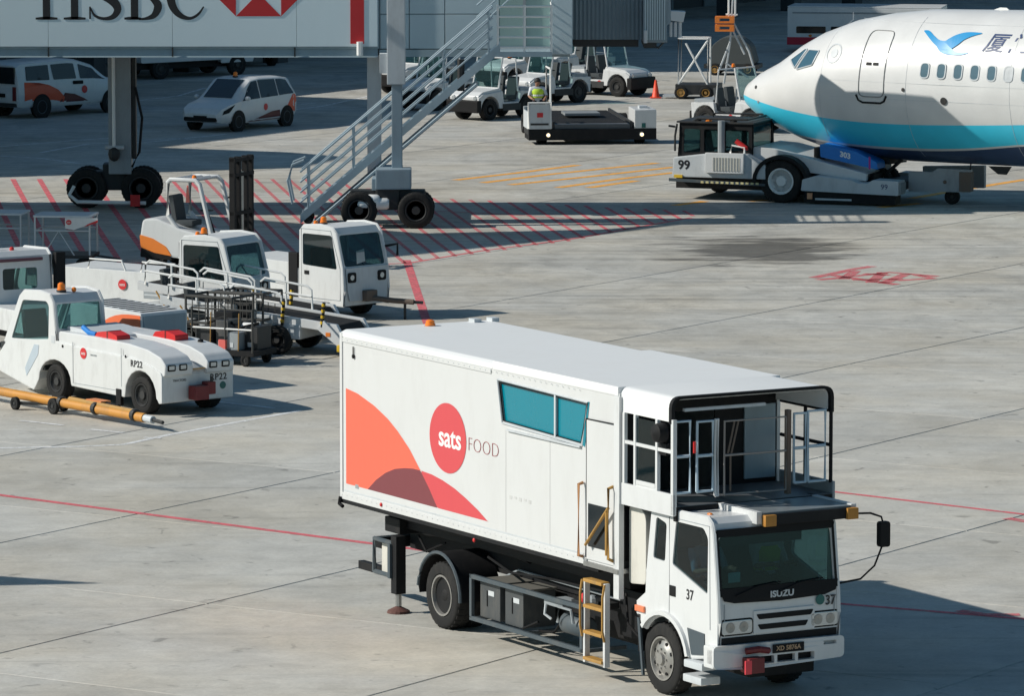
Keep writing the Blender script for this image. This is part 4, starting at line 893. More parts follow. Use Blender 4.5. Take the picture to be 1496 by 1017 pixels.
for u in sorted(set(st_)):
    zt, zb, wv = interp(u, TOP), interp(u, BOT), interp(u, WID)
    rings.append([(u, wv * math.cos(2 * math.pi * k / 64), (zt + zb) / 2 + (zt - zb) / 2 * math.sin(2 * math.pi * k / 64)) for k in range(64)])
fus = MB().loft(rings).build('fuselage', livery(), ap, smooth=True)
SM = lambda off: (lambda a, b, d: surf(a, b, off + d))
def conform_line(pts, n=8):
    out = []
    for p, q in zip(pts, pts[1:]):
        for k in range(n): out.append((p[0] + (q[0] - p[0]) * k / n, p[1] + (q[1] - p[1]) * k / n))
    return out + [pts[-1]]
def outline(name, pts, r, mat, parent):
    return MB().tube([surf(a, b, .004) for a, b in conform_line(pts)], r, 5).build(name, mat, parent)
SEAM = paint('panel_seam', (.22, .23, .23), .5, .1)
dz = rc([(-2.04, 2.90), (-1.24, 2.90), (-1.24, 4.62), (-2.04, 4.62)], .18, 4)
od = outline('door', dz + [dz[0]], .016, SEAM, fus)
outline('door_sill', [(-2.12, 2.94), (-2.05, 2.80), (-1.92, 2.74), (-1.36, 2.74), (-1.23, 2.80), (-1.16, 2.94)], .03, BLACK, od)
for a in (-1.86, -1.64): MB().panel(rect(a, a + .16, 3.73, 3.80), [], SM(.006), .01).build('door_handle', BLACK, od)
PW = paint('cabin_pane', (.10, .17, .21), .12, .05)
for k in range(14):
    u = k * .508; z = 3.66
    wf = MB().panel(rc(rect(u - .145, u + .145, z - .21, z + .21), .12, 4), [rc(rect(u - .115, u + .115, z - .18, z + .18), .10, 4)], SM(.002), .012).build('window', PALE, fus)
    MB().panel(rc(rect(u - .115, u + .115, z - .18, z + .18), .10, 4), [], SM(.003), .005).build('pane', PW if k not in (5,) else PALE, wf)
# cockpit glazing
def conf_poly(name, poly, off, mat, parent, t=.006):
    c = (sum(p[0] for p in poly) / len(poly), sum(p[1] for p in poly) / len(poly)); P = conform_line(poly + [poly[0]], 5)[:-1]
    mb = MB(); n = len(P); rg = [[surf(c[0] + (p[0] - c[0]) * f, c[1] + (p[1] - c[1]) * f, off) for p in P] for f in (.02, .35, .7, 1)]
    return mb.loft(rg).build(name, mat, parent, smooth=True)
w1 = rc([(-4.67, 3.72), (-4.36, 3.52), (-4.13, 4.02), (-4.24, 4.03)], .04); w2 = rc([(-4.29, 3.49), (-3.72, 3.64), (-3.62, 4.02), (-4.04, 4.02)], .05)
for p in (w1, w2):
    f = conf_poly('window', [(c0 + (a - c0) * 1.0, b) for a, b in p for c0 in [0]], .012, BGLASS, fus)
    MB().tube([surf(a, b, .012) for a, b in conform_line(p + [p[0]], 3)], .022, 5).build('window_frame', PALE, f)
for u, z, r in ((-5.9, 2.93, .045), (-5.75, 2.55, .035), (-.62, 3.13, .05), (.62, 2.88, .10)):
    MB().panel(circ(u, z, r, 14), [], SM(.006), .012).build('probe', DARK if r > .04 else GREY, fus)
MB().panel(circ(-3.05, 3.98, .26, 20), [circ(-3.05, 3.98, .22, 20)], SM(.004), .006).build('round_mark', PALE, fus)
MB().panel(circ(-3.03, 3.98, .12, 12), [], SM(.004), .006).build('round_mark', PALE, fus)
for z in (2.86, 3.30, 4.86):
    MB().tube([surf(u, z, .0003) for u in [-3.0 + .25 * k for k in range(40)]], .0035, 4).build('skin_seam', PALE, fus)
for u in (-3.35, -.55, 2.6):
    MB().tube([surf(u, z, .0005) for z in [1.3 + .1 * k for k in range(38)]], .0045, 4).build('skin_seam', PALE, fus)
MB().prism([(1.0, 5.2), (1.5, 5.2), (1.4, 5.27), (1.2, 5.27)], -.015, .015).build('antenna', LETW, fus); MB().sphere((4.0, 0, 5.26), .12, .06, .05).build('beacon', BEACON, fus)
MB().prism([(.9, 1.06), (1.6, 1.08), (1.45, .86), (1.2, .86)], -.02, .02).build('antenna', DARK, fus)
# bird emblem and name
wing = [(-.36, 4.66, .01), (-.22, 4.62, .05), (-.02, 4.50, .06), (.20, 4.38, .075), (.42, 4.32, .115), (.58, 4.36, .15), (.74, 4.46, .145), (.92, 4.56, .10), (1.14, 4.62, .055), (1.42, 4.655, .01)]
tail = [(.22, 4.36, .06), (.42, 4.26, .12), (.62, 4.18, .09), (.82, 4.13, .045), (1.02, 4.12, .028), (1.22, 4.15, .006)]
for s in (wing, tail):
    mb = ribbon(s, lambda a, b, d: surf(a, b, .006 + d * 1.0 + (0 if s is wing else .002))); mb.build('bird_emblem', CYAN, fus)
me = text_mesh('厦门', .64, shear=.28, offset=.004, spacing=1.35, align='LEFT', res=2)
for v in me.vertices: v.co = surf(1.60 + v.co.x, 4.40 + v.co.y * .80, .006 + v.co.z)
me.materials.clear(); me.materials.append(LETN); link('lettering', me, fus)
# nose gear held by the tug
ng = bpy.data.objects.new('nose_gear', None); COL.objects.link(ng); ng.parent = ap
MB().tube([(-2.3, 0, .55), (-2.15, 0, 1.5)], .11, 10).build('leg', PALE, ng); MB().tube([(-2.3, -.2, .6), (-1.5, -.1, 1.3)], .05, 6).build('leg', DARK, ng)
MB().box(-2.55, -1.9, -.45, .45, 1.0, 1.2).build('gear_door', DARK, ng, .02)
for y in (-.22, .22): wheel(ng, -2.35, y, .34, .2, -1, 'plain', z=.55)

# ================================================================== PUSHBACK TUG
pb = thing('pushback_tug', 'grey and white towbarless pushback tug numbered 99 under the jet nose', 'aircraft tug', (4.4, 140.5, 0), R(-20))
pr = [(-.12, .62), (2.5, .62), (2.5, 1.0), (2.0, 1.28), (.84, 1.26), (-.08, 1.14)]
cbp = MB().prism(pr, 0.0, 3.0).build('cab_body', PALE, pb, .03)
text('99', .34, LETK, cbp, lambda a, b, d: (.22 + a, -.004 - d, .94 + b), offset=.008)
MB().box(.84, 1.92, -.10, .02, .76, 1.30).build('engine_panel', WHITE, pb, .02)
gr = MB().box(1.06, 1.82, -.108, -.10, .82, 1.18).build('grille', paint('beige_grille', (.5, .49, .44), .6, .4), pb)
for k in range(9): MB().box(1.08 + k * .083, 1.10 + k * .083, -.116, -.106, .82, 1.18).build('slat', GREY, gr)
cp = [(-.02, 1.15), (2.05, 1.25), (2.05, 2.06), (.02, 2.06)]
cgl = cab(pb, cp, .25, 2.2, CHASS, [rc([(.12, 1.26), (.60, 1.28), (.60, 1.9), (.14, 1.9)], .05), rc([(.70, 1.29), (1.15, 1.30), (1.15, 1.9), (.70, 1.9)], .05), rc([(1.30, 1.32), (1.95, 1.35), (1.95, 1.9), (1.30, 1.9)], .05)], {1: [(.4, 2.05, .1, .9, .05)], 3: [(.4, 2.05, .08, .9, .05)]}, gl=GLASS, name='cab')
MB().box(-.06, 2.1, .2, 2.25, 2.06, 2.11).build('roof', DARK, cgl, .01); seat(cgl, .9, .8, 1.1); MB().box(1.2, 1.28, .21, .30, 1.25, 2.1).build('exhaust', PALE, pb); MB().tube([(1.22, .15, 1.3), (1.22, .15, 2.15)], .10, 10).build('exhaust', GREY, pb)
bars(pb, 'roof_rack', [[(-.05, .22, 2.03), (-.1, .2, 1.7), (-.1, .2, 1.3)], [(-.1, .2, 1.95), (-.25, .1, 1.98)], [(.3, .3, 2.05), (.5, .3, 2.18), (1.9, .3, 2.18)], [(.4, 2, 2.05), (.4, 2, 2.2), (1.9, 2.1, 2.2)], [(1.9, .3, 2.18), (1.9, 2.1, 2.18)]], .03, DARK)
for x in (.5, .8, 1.5): MB().sphere((x, .35, 2.12), .10, .08, .08).build('work_lamp', BLACK if x != .8 else AMBER, pb)
hp = rc([(2.0, 1.0), (5.2, .62), (5.2, .82), (3.9, 1.12), (2.6, 1.42), (2.06, 1.46)], .04)
MB().prism(hp, .35, 2.7).build('hood', WHITE, pb, .03)
MB().box(2.5, 5.2, .5, 2.6, .2, .8).build('chassis', CHASS, pb); MB().box(-.1, 2.4, .3, 2.8, .3, .62).build('chassis', CHASS, pb)
arc = [(2.92 + .78 * math.cos(R(a)), .56 + .72 * math.sin(R(a))) for a in range(0, 181, 15)] + [(2.92 + .68 * math.cos(R(a)), .56 + .62 * math.sin(R(a))) for a in range(180, -1, -15)]
MB().prism(arc, -.04, .6).build('wheel_arch', CHASS, pb, smooth=True)
wheel(pb, 2.92, .22, .58, .42, -1, 'plain', rimmat=LETW); wheel(pb, 2.92, 2.8, .58, .42, 1, 'plain', rimmat=LETW); wheel(pb, .4, 2.6, .3, .3, 1, 'plain', rimmat=LETW)
sp_ = MB().prism([(-.2, .50), (2.5, .44), (2.5, .50), (-.2, .58)], -.02, .05).build('bumper_strip', DGREY, pb)
for k in range(12): MB().prism([(.7 + k * .14, .475), (.78 + k * .14, .473), (.78 + k * .14, .525), (.7 + k * .14, .53)], -.026, -.018).build('hazard_mark', paint('cream_yellow', (.62, .56, .30), .6, .4), sp_)
MB().box(-.05, .18, -.03, .0, .60, .68).build('marker', HAZY, pb)
MB().lathe([(.01, 0), (.07, 0), (.07, .34), (.03, .38), (.01, .4)], (0, 0, 0), 'x', 12).build('extinguisher', REDC, pb, smooth=True).matrix_local = Matrix.Translation((1.65, .1, 1.62)) @ Matrix.Rotation(R(35), 4, 'Y')
bars(pb, 'bracket', [[(1.5, .05, 1.3), (1.55, .05, 1.5), (1.9, .05, 1.45), (1.9, .05, 1.28)]], .03, LETW)
fd = rc([(3.52, .36), (3.56, .66), (3.9, .76), (4.9, .68), (5.1, .60), (5.35, .60), (5.5, .70), (6.2, .68), (6.2, .30)], .03)
fb = MB().prism(fd, -.10, .55).build('rear_fender', PALE, pb, .02); MB().prism(fd, 2.5, 3.1).build('rear_fender', PALE, pb, .02)
text('99', .2, LETN, fb, lambda a, b, d: (5.82 + a, -.105 - d, .52 + b))
MB().box(3.6, 6.1, -.02, .5, .05, .34).build('wheel_skirt', CHASS, pb); MB().box(6.2, 6.24, .0, .5, .34, .62).build('rear_grille', GREY, pb)
MB().box(3.68, 3.82, -.06, -.02, .14, .30).build('side_lamp', paint('salmon_reflector', (.75, .35, .18), .4, .2), pb); MB().box(3.9, 4.9, -.04, -.02, .12, .17).build('side_bar', PALE, pb)
MB().box(4.4, 6.2, .6, 2.4, .4, .62).build('cradle', DARK, pb, .03); MB().box(4.9, 5.3, .7, 2.2, .6, .78).build('cradle', BLACK, pb, .03)
rbx = MB().prism([(6.2, .34), (7.9, .36), (7.9, .96), (7.0, .98), (6.85, .88), (6.2, .86)], .9, 1.1).build('rear_box', GREY, pb, .01); MB().box(7.6, 7.92, .85, 1.15, .38, .9).build('rear_coupling', BROWN, pb); MB().prism([(6.2, .34), (7.9, .36), (7.9, .96), (6.2, .9)], 2.3, 2.5).build('rear_box', GREY, pb)
MB().sphere((7.2, .89, .62), .05, .03, .05).build('bolt', BROWN, pb); wheel(pb, 7.3, 1.3, .2, .16, -1, 'plain', rimmat=DARK); MB().tube([(7.85, 1.0, .9), (7.88, 1.0, 1.12)], .02).build('pin', DARK, pb)
cvr = thing('blue_cover', 'bright blue padded cover with white figures below the jet nose', 'cover', (4.4, 140.5, 0), R(-20))
bc = MB().prism(rc([(3.86, 1.22), (5.45, .92), (5.42, 1.12), (4.8, 1.40), (3.84, 1.56)], .04), .55, 1.3).build('padded_panel', BLUE, cvr, .03)
text('303', .20, LETW, bc, lambda a, b, d: (4.55 + a, .546 - d, 1.28 + b - a * .22), offset=.008); MB().prism([(5.2, .93), (5.25, .92), (5.25, 1.25), (5.2, 1.27)], .544, .55).build('strap', paint('magenta_strap', (.45, .03, .25), .5, .1), bc)
MB().box(3.6, 3.9, .8, 1.2, 1.15, 1.45).build('bracket', BLACK, cvr, .03)

# ================================================================== TOW TRACTOR WITH TWO HOOD RIDGES (front left)
def side_logo(parent, x, z, r, y=0.0): return roundel(parent, lambda a, b, d: (x + a, y - .004 - d, z + b), r)
rp = thing('tow_tractor', 'big white tow tractor numbered RP22 with red pads on its ridged hood', 'tow tractor', (-8.64, 98.58, 0), R(-51))
def arch_pts(cx, cz, r, a0=0, a1=180, st=18, rz=None): return [(cx + r * math.cos(R(a)), cz + (rz or r) * math.sin(R(a))) for a in range(a0, a1 + 1, st)]
low = [(3.40, .24)] + [(3.36, .30)] + arch_pts(2.82, .33, .50, 0, 180, 18, .48) + [(2.30, .26), (.56, .30)] + arch_pts(0, .33, .54, 0, 180, 18, .42) + [(-.62, .22), (-.72, .10), (-1.9, .36), (-2.0, .60), (-1.62, .98), (-.1, 1.13), (.2, 1.10), (.9, 1.06), (2.55, 1.02), (3.1, .93), (3.46, .82), (3.50, .76), (3.50, .26)]
low = low[::-1] if area(low) < 0 else low
bdy = MB().prism(low, 0, 1.62).build('body', WTUG, rp, .025)
bars(bdy, 'panel_seam', [[(.62, -.001, .36), (.62, -.001, 1.14)], [(.62, -.001, .72), (.62, -.001, .74)]], .007, GREY)
MB().box(2.20, 2.215, -.003, .0, .45, 1.17).build('panel_seam', GREY, bdy); MB().box(.66, 2.18, -.003, .0, .36, .37).build('panel_seam', GREY, bdy)
for y0, y1 in ((.03, .66), (.98, 1.59)):
    MB().prism(rc([(.10, .95), (3.48, .74), (3.56, .76), (3.585, .96), (3.42, 1.10), (3.0, 1.21), (2.4, 1.27), (1.2, 1.30), (.10, 1.30)], .05), y0, y1).build('hood_ridge', WHITE, bdy, .06, seg=3)
MB().prism([(.1, 1.0), (3.48, .74), (3.49, .80), (2.6, 1.07), (.1, 1.13)], .66, .98).build('hood_channel', WHITE2, bdy)
MB().prism(rc([(.06, 1.05), (1.3, 1.15), (1.3, 1.28), (.5, 1.36), (.06, 1.38)], .05), .25, 1.35).build('engine_cover', PALE, bdy, .04)
cpp = [(-1.70, .95), (.05, 1.12), (.02, 1.30), (-.05, 1.82), (-.16, 1.96), (-.5, 2.0), (-1.02, 1.97), (-1.16, 1.86)]
tcab = cab(rp, cpp, .0, 1.16, WHITE, [rc([(-1.46, 1.03), (-.20, 1.10), (-.17, 1.76), (-.26, 1.84), (-1.06, 1.80)], .06)], {2: [(.09, 1.07, .05, .94, .05)], 7: [(.12, 1.04, .1, .9, .05)]}, gl=GLASSC, name='cab')
seat(tcab, -1.05, .45, .85, .5); MB().lathe([(.17, -.01), (.19, 0), (.17, .012), (.15, 0)], (-.45, .45, 1.22), 'z', 18).build('steering_wheel', BLACK, tcab); MB().box(-.3, 0, .06, 1.1, 1.0, 1.2).build('dashboard', INTER, tcab)
MB().box(-1.9, -.4, .05, 1.55, .5, .92).build('footwell', INTER, rp)
MB().box(-.10, .02, -.004, .0, 1.06, 1.2).build('door_edge', PALE, tcab); MB().prism([(-.95, .35), (-.55, .80), (-.52, .98), (-.68, .98), (-1.0, .5)], -.006, .0).build('step_recess', paint('pale_blue_grey', (.45, .52, .58), .5, .2), bdy)
beacon(tcab, -.34, .40, 2.02, .075, .14); MB().sphere((-.24, .62, 2.02), .05, .05, .05).build('marker_lamp', AMBER, tcab)
for x in (0, 2.82):
    wheel(rp, x, .14, .33 if x == 0 else .35, .26, -1, 'plain', rimmat=DARK); wheel(rp, x, 1.50, .33 if x == 0 else .35, .26, 1, 'plain', rimmat=DARK)
MB().box(-.6, 3.3, .3, 1.3, .22, .5).build('chassis', CHASS, rp)
for (x, y, l) in ((1.15, .12, .75), (1.75, 1.02, .75)):
    p = MB().prism(rc([(x, 1.27), (x + l, 1.24), (x + l, 1.36), (x + l * .6, 1.42), (x + .1, 1.38)], .04), y, y + .30).build('red_pad', REDC, rp, .03)
    MB().box(x + l * .55, x + l * .60, y - .004, y + .305, 1.26, 1.425).build('strap', DRED, p)
MB().tube([(.75, .15, 1.42), (1.0, .12, 1.34), (1.16, .16, 1.32)], .05, 8).build('hose', BLUE, rp)
side_logo(bdy, .97, .96, .105); text('TRACTOR', .045, GREY, bdy, lambda a, b, d: (1.30 + a, -.004 - d, .95 + b))
text('RP22', .17, LETK, bdy, lambda a, b, d: (2.70 + a, -.004 - d, .915 + b), offset=.003, spacing=1.1); text('RP22', .17, LETK, bdy, lambda a, b, d: (3.505 + d, 1.28 + a, .66 + b), offset=.003, spacing=1.1)
for y in (.08, .34, 1.02, 1.30): 
    q = MB().prism(rc(rect(y, y + .18, .85, .97), .03), 3.55, 3.585, 'x').build('headlight', BLACK, bdy); MB().box(3.583, 3.59, y + .03, y + .15, .88, .95).build('lens', LENS, q)
text('TRACTORS', .06, LETK, bdy, lambda a, b, d: (3.505 + d, .40 + a, .66 + b)); MB().panel(circ(1.38, .50, .07, 16), [], lambda a, b, d: (3.502 + d, a, b), .004).build('sticker', GREEN, bdy)
for x, y in ((3.0, .84), (2.75, 1.42)): MB().sphere((x, y, .98 if y < 1 else 1.25), .06, .06, .04).build('filler_cap', GREEN if y < 1 else BLACK, bdy)
tow = MB().box(3.55, 3.80, .56, .86, .30, .56).build('tow_coupling', DRED, rp, .02); MB().box(3.55, 3.75, .86, 1.05, .38, .62).build('hitch', DRED, tow, .03); MB().tube([(3.75, .95, .62), (3.75, .95, .72)], .03).build('pin', DARK, tow)
MB().box(2.05, 2.20, -.02, .05, .10, .40).build('mud_flap', BLACK, rp); 
for x in (.28, 2.35): MB().sphere((x, -.005, 1.03), .03, .01, .03).build('latch', BLACK, bdy)
MB().box(3.46, 3.54, .68, .96, .84, .86).build('grip', GOLD, bdy)

# yellow towbar on the ground
a = G(-40, 566, .22); b = G(238, 617, .18); dv = b - a
tbar = thing('towbar', 'long yellow towbar with small black wheels lying beside the tow tractor', 'towbar', (a.x, a.y, 0), math.atan2(dv.y, dv.x))
LB = Vector((dv.x, dv.y)).length
MB().tube([(0, 0, .24), (LB - .55, 0, .20)], .085, 12).build('pipe', YEL, tbar, smooth=True); MB().tube([(LB * .52, .02, .3), (LB * .85, .02, .26)], .06, 8).build('pipe', GOLD, tbar)
MB().tube([(LB - .6, 0, .20), (LB - .3, 0, .19)], .07, 10).build('head', PALE, tbar); MB().tube([(LB - .3, 0, .19), (LB, 0, .17)], .035, 8).build('tow_eye', DARK, tbar)
for f in (.48, .66, .86): MB().lathe([(.11, -.05), (.12, -.02), (.12, .02), (.11, .05)], (LB * f, 0, .22), 'x', 14).build('collar', DARK, tbar)
wheel(tbar, LB * .30, -.28, .12, .08, -1, 'plain', rimmat=DARK); wheel(tbar, LB * .46, -.10, .15, .08, -1, 'plain', rimmat=DARK); wheel(tbar, LB * .42, .3, .13, .08, -1, 'plain', rimmat=DARK); MB().tube([(LB * .30, -.28, .13), (LB * .45, .3, .14)], .03).build('axle', DARK, tbar)
MB().box(LB * .6, LB * .68, .02, .25, .2, .36).build('clamp', paint('orange_clamp', (.70, .22, .05), .5, .3), tbar, .02)
MB().tube([(LB * .5, .1, .2), (LB * .6, .18, .3), (LB * .75, .12, .3)], .04).build('hose', BLACK, tbar)

# louvred ground power cart behind the tow tractor
c = G(206, 458, 1.50)
gp = thing('ground_power_cart', 'white ground power cart with black roof louvres and an orange side sweep', 'power cart', (c.x, c.y, 0), R(-51))
gb = MB().prism(rc([(0, .35), (0, 1.50), (-2.3, 1.54), (-2.4, 1.48), (-2.4, .35)], .05)[::-1], 0, 1.08).build('housing', WHITE, gp, .03)
for k in range(9): MB().panel([(-2.16 + k * .235, .98), (-2.08 + k * .235, .98), (-1.98 + k * .235, .10), (-2.06 + k * .235, .10)], [], lambda a, b, d: (a, b, 1.50 - a / 2.3 * .04 + .001 + d), .006).build('louvre', BLACK, gb)
MB().box(-.01, .03, .05, 1.03, .5, 1.44).build('end_panel', BLUEG, gb, .01); MB().box(0, .08, .06, 1.0, .4, .5).build('bumper', DARK, gb)
sw = [(-.02, 1.45)] + [(-1.7 * (k / 8), 1.45 - .55 * (k / 8) ** 3.2) for k in range(1, 9)] + [(-1.7, .6), (-.02, .6)]
MB().panel(sw, [], lambda a, b, d: (a, -.004 - d, b), .004).build('orange_graphic', paint('orange_sweep', (.82, .17, .06), .4, .05), gb)
for x in (-.45, -1.9): wheel(gp, x, .1, .25, .18, -1, 'plain', rimmat=DARK); wheel(gp, x, .98, .25, .18, 1, 'plain', rimmat=DARK)

# white cab at the left edge, seen from behind
c = G(28, 489)
tc_ = thing('small_truck', 'white small truck cab facing away at the left edge behind the tow tractor', 'truck', (c.x - .35, 106.2, 0), R(124))
pf = [(-.02, .55), (1.5, .55), (1.62, 1.0), (1.5, 1.2), (1.25, 1.86), (1.1, 1.97), (.15, 2.0), (.02, 1.9)]
k = cab(tc_, pf, -1.5, .0, WHITE, [rc([(.25, 1.18), (1.1, 1.18), (1.0, 1.78), (.25, 1.78)], .05)], {7: [(-1.15, -.35, .08 + .10, .50, .06)], 3: [(-1.4, -.1, .05, .95, .06)]}, gl=GLASSC, name='cab')
MB().box(-.05, -.01, -1.25, -.25, 1.80, 1.86).build('drip_rail', paint('maroon_rail', (.12, .04, .06), .5, .2), k); MB().box(-.12, .02, -1.74, -1.52, .9, 1.95).build('exhaust_stack', BLACK, tc_, .02)
beacon(k, .55, -.45, 2.02, .07, .14); MB().sphere((.35, -.75, 2.02), .05, .05, .05).build('marker_lamp', REDC, k)
MB().box(-.03, .02, -.22, -.10, 1.1, 1.4).build('vent', BLACK, k); MB().box(.10, .22, -.01, .02, .95, 1.1).build('door_handle', BLACK, k)
MB().box(-2.4, 0, -1.55, .05, .5, .95).build('cargo_bed', WHITE2, tc_, .02); seat(k, .6, -.5, .9); MB().box(-2.3, 1.5, -1.2, -.3, .3, .55).build('chassis', CHASS, tc_)
for x in (-1.6, 1.0): wheel(tc_, x, -.15, .34, .22, 1, 'plain'); wheel(tc_, x, -1.35, .34, .22, -1, 'plain')

# cab tractor facing right, in front of the dark patch
def cab_tractor(name, label, cat, loc, rz, bl=2.4, card=False):
    t = thing(name, label, cat, loc, rz)
    pf = [(-1.36, .36), (.02, .30), (.04, .62), (-.0, 1.12), (-.20, 1.84), (-.32, 1.96), (-.7, 2.0), (-1.22, 1.96), (-1.34, 1.84)]
    k = cab(t, pf, 0, 1.36, WTUG, [rc([(-1.24, 1.12), (-.16, 1.08), (-.32, 1.80), (-1.24, 1.80)], .06)], {3: [(.09, 1.27, .03, .96, .07)], 8: [(.15, 1.2, .55, .95, .06)]}, gl=GLASS, name='cab')
    MB().panel([(.06, 1.12), (1.30, 1.12), (1.26, .62), (1.2, .40), (.16, .40), (.1, .62)], [], lambda a, b, d: (.03 + .03 * (1.12 - b) + d, a, b), .03).build('front_panel', PALE, k, .01)
    for y in (.10, .98):
        h = MB().prism(rc(rect(y, y + .24, .80, 1.02), .05), .045, .085, 'x').build('headlight', BLACK, k); MB().lathe([(.01, 0), (.055, .003), (.06, 0)], (.088, y + .12, .91), 'x', 14).build('lens', LENS, h)
    MB().box(.04, .22, .52, .84, .38, .62).build('hitch', BROWN, k, .03)
    MB().tube([(-.05, .7, 1.13), (-.12, .5, 1.4)], .012).build('wiper', BLACK, k)
    if card: MB().panel([(0, 0), (.26, .05), (.30, .34), (.06, .30)], [], lambda a, b, d: (-.05 - .27 * b + .02, .46 + a, 1.18 + b * .9), .005).build('paper_card', LETW, k)
    seat(k, -.85, .45, .75); MB().box(-.3, -.02, .06, 1.3, .7, 1.1).build('dashboard', INTER, k); MB().box(-1.34, 0, .05, 1.3, .38, .46).build('cab_floor', INTER, k)
    beacon(k, -.95, .35, 2.02, .07, .13); beacon(k, -.95, .12, 1.99, .05, .09)
    MB().box(-1.18, -1.04, -.012, .0, .92, 1.0).build('door_handle', BLACK, k); bars(k, 'door_seam', [[(-1.28, -.001, .42), (-1.28, -.001, 1.9), (-.35, -.001, 1.9), (-.06, -.001, 1.1), (-.06, -.001, .42), (-1.28, -.001, .42)]], .008, GREY); MB().box(-.9, -.4, -.06, .1, .30, .36).build('step', DARK, k)
    b = MB().prism(rc([(-1.40, .36), (-1.40, 1.02), (-1.6, 1.14), (-1.36 - bl, 1.16), (-1.40 - bl, .36)], .05), .02, 1.34).build('body', WTUG, t, .03)
    MB().box(-1.7, -1.42, .0, .12, .4, 1.36).build('cowl', BLACK, t, .02)
    wheel(t, -.75, .12, .32, .22, -1, 'plain', rimmat=DARK); wheel(t, -.75, 1.24, .32, .22, 1, 'plain', rimmat=DARK); wheel(t, -1.0 - bl, .12, .36, .24, -1, 'plain', rimmat=DARK); wheel(t, -1.0 - bl, 1.24, .36, .24, 1, 'plain', rimmat=DARK)
    MB().box(-1.3 - bl, -.1, .3, 1.1, .25, .5).build('chassis', CHASS, t)
    return t, k, b
c = G(500, 448, .30)
t5, k5, b5 = cab_tractor('tow_tractor', 'white cab tow tractor with paper card in its windscreen, facing right', 'tow tractor', (c.x, c.y, 0), R(-45), 2.2, True)
bars(k5, 'mirror', [[(-.1, 1.36, 1.5), (.08, 1.56, 1.55), (.08, 1.56, 1.3)]], .03, BLACK)
hb = thing('tow_hook_bar', 'rusty short drawbar hooked to the front of the cab tow tractor', 'drawbar', (c.x + .75, c.y + .35, 0), R(-12))
MB().tube([(-.15, 0, .45), (.35, 0, .40), (.8, -.02, .38)], .06, 8).build('bar', BROWN, hb); MB().tube([(.8, -.02, .38), (1.0, 0, .37)], .035, 6).build('eye', DARK, hb); MB().tube([(.6, 0, .4), (.6, 0, .0)], .03).build('stand', DARK, hb)
c = G(338, 466, .30)
t6, k6, b6 = cab_tractor('service_tractor', 'long white service tractor with red side logo beyond the belt loader', 'service vehicle', (c.x, c.y, 0), R(-33), 3.3)
side_logo(b6, -2.85, .86, .11); MB().box(-2.3, -1.7, .012, .02, .6, .95).build('vent', GREY, b6)
for z in (.66, .74, .82, .90): MB().box(-2.28, -1.72, .006, .014, z, z + .03).build('louvre', PALE, b6)
for x in (-1.9, -3.3): bars(t6, 'handrail', [[(x - .5, .05, 1.15), (x - .45, .05, 1.36), (x + .4, .05, 1.36), (x + .5, .05, 1.15)]], .022, LETW)

# belt loader
c = G(468, 522)
bl = thing('belt_loader', 'white baggage belt loader with looped handrails and black yellow stripes', 'belt loader', (c.x, c.y, 0), R(-24))
MB().box(-3.6, -.5, .1, 1.5, .32, .62).build('chassis', PALE, bl, .03)
for y in (.12, 1.36):
    MB().prism([(-3.7, .90), (.2, .50), (.42, .22), (.50, .30), (.3, .66), (-3.7, 1.08)], y, y + .10).build('side_beam', WHITE, bl, .01)
MB().prism([(-3.65, .98), (.2, .56), (.42, .30), (.46, .34), (.25, .62), (-3.65, 1.03)], .24, 1.34).build('belt', RUBBER, bl)
MB().prism([(-.1, .56), (.42, .18), (.52, .28), (.05, .74)], .05, .11).build('nose_plate', WHITE, bl, .01); MB().box(.36, .48, .0, 1.5, .12, .26).build('nose_bumper', HAZY, bl, .03); MB().box(.1, .2, .04, .05, .42, .50).build('sticker', OTRIM, bl)
for y in (.10, 1.48):
    for x0, x1 in ((-3.5, -2.2), (-2.1, -.9)):
        za, zb = 1.05 - (x0 + 3.7) * .105, 1.05 - (x1 + 3.7) * .105
        bars(bl, 'handrail', [[(x0, y, za), (x0 + .02, y, za + .42), (x0 + .12, y, za + .5), (x1 - .12, y, zb + .5), (x1 - .02, y, zb + .42), (x1, y, zb)], [(x0, y, za + .28), (x1, y, zb + .28)], [((x0 + x1) / 2, y, (za + zb) / 2), ((x0 + x1) / 2, y, (za + zb) / 2 + .5)]], .024, LETW)
for x in (-.9, .0):
    p = bars(bl, 'striped_post', [[(x, .08, .6), (x + .05, .08, 1.1)]], .035, BLACK)
    for k in range(4): MB().tube([(x + .012 * k, .08, .66 + k * .12), (x + .006 + .012 * k, .08, .72 + k * .12)], .039, 8).build('stripe', HAZY, p)
MB().box(-2.6, -1.9, .02, .5, .45, .98).build('control_console', WHITE, bl, .03); MB().box(-2.5, -2.1, -.0, .05, .34, .46).build('lamp', paint('coral_lamp', (.75, .14, .12), .4, .1), bl); MB().box(-1.6, -1.0, .05, .4, .3, .56).build('drive_box', GREY, bl, .02)
MB().box(-1.5, -1.1, .06, .3, .62, .80).build('motor', PALE, bl, .02); seat(bl, -2.9, .5, .62, .4)
bars(bl, 'hose', [[(-3.2, .05, .9), (-2.9, .0, .5), (-2.6, .05, .45)], [(-1.9, .02, .8), (-1.75, -.02, .5), (-1.7, .0, .3)]], .02, GOLD)
for x in (-3.0, -1.0): wheel(bl, x, .1, .30, .2, -1, 'plain', rimmat=DARK); wheel(bl, x, 1.46, .30, .2, 1, 'plain', rimmat=DARK)

index_children(); bl2 = dup_tree(bl); bl2.location = (c.x - .75, c.y + 2.6, 0); bl2.rotation_euler = (0, 0, R(-27)); bl2['label'] = 'farther white belt loader, between the nearer loader and the cab tractors'
bl['group'] = bl2['group'] = 'white belt loaders'; bl['label'] = 'nearer white belt loader with looped handrails, right beside the roll cages'
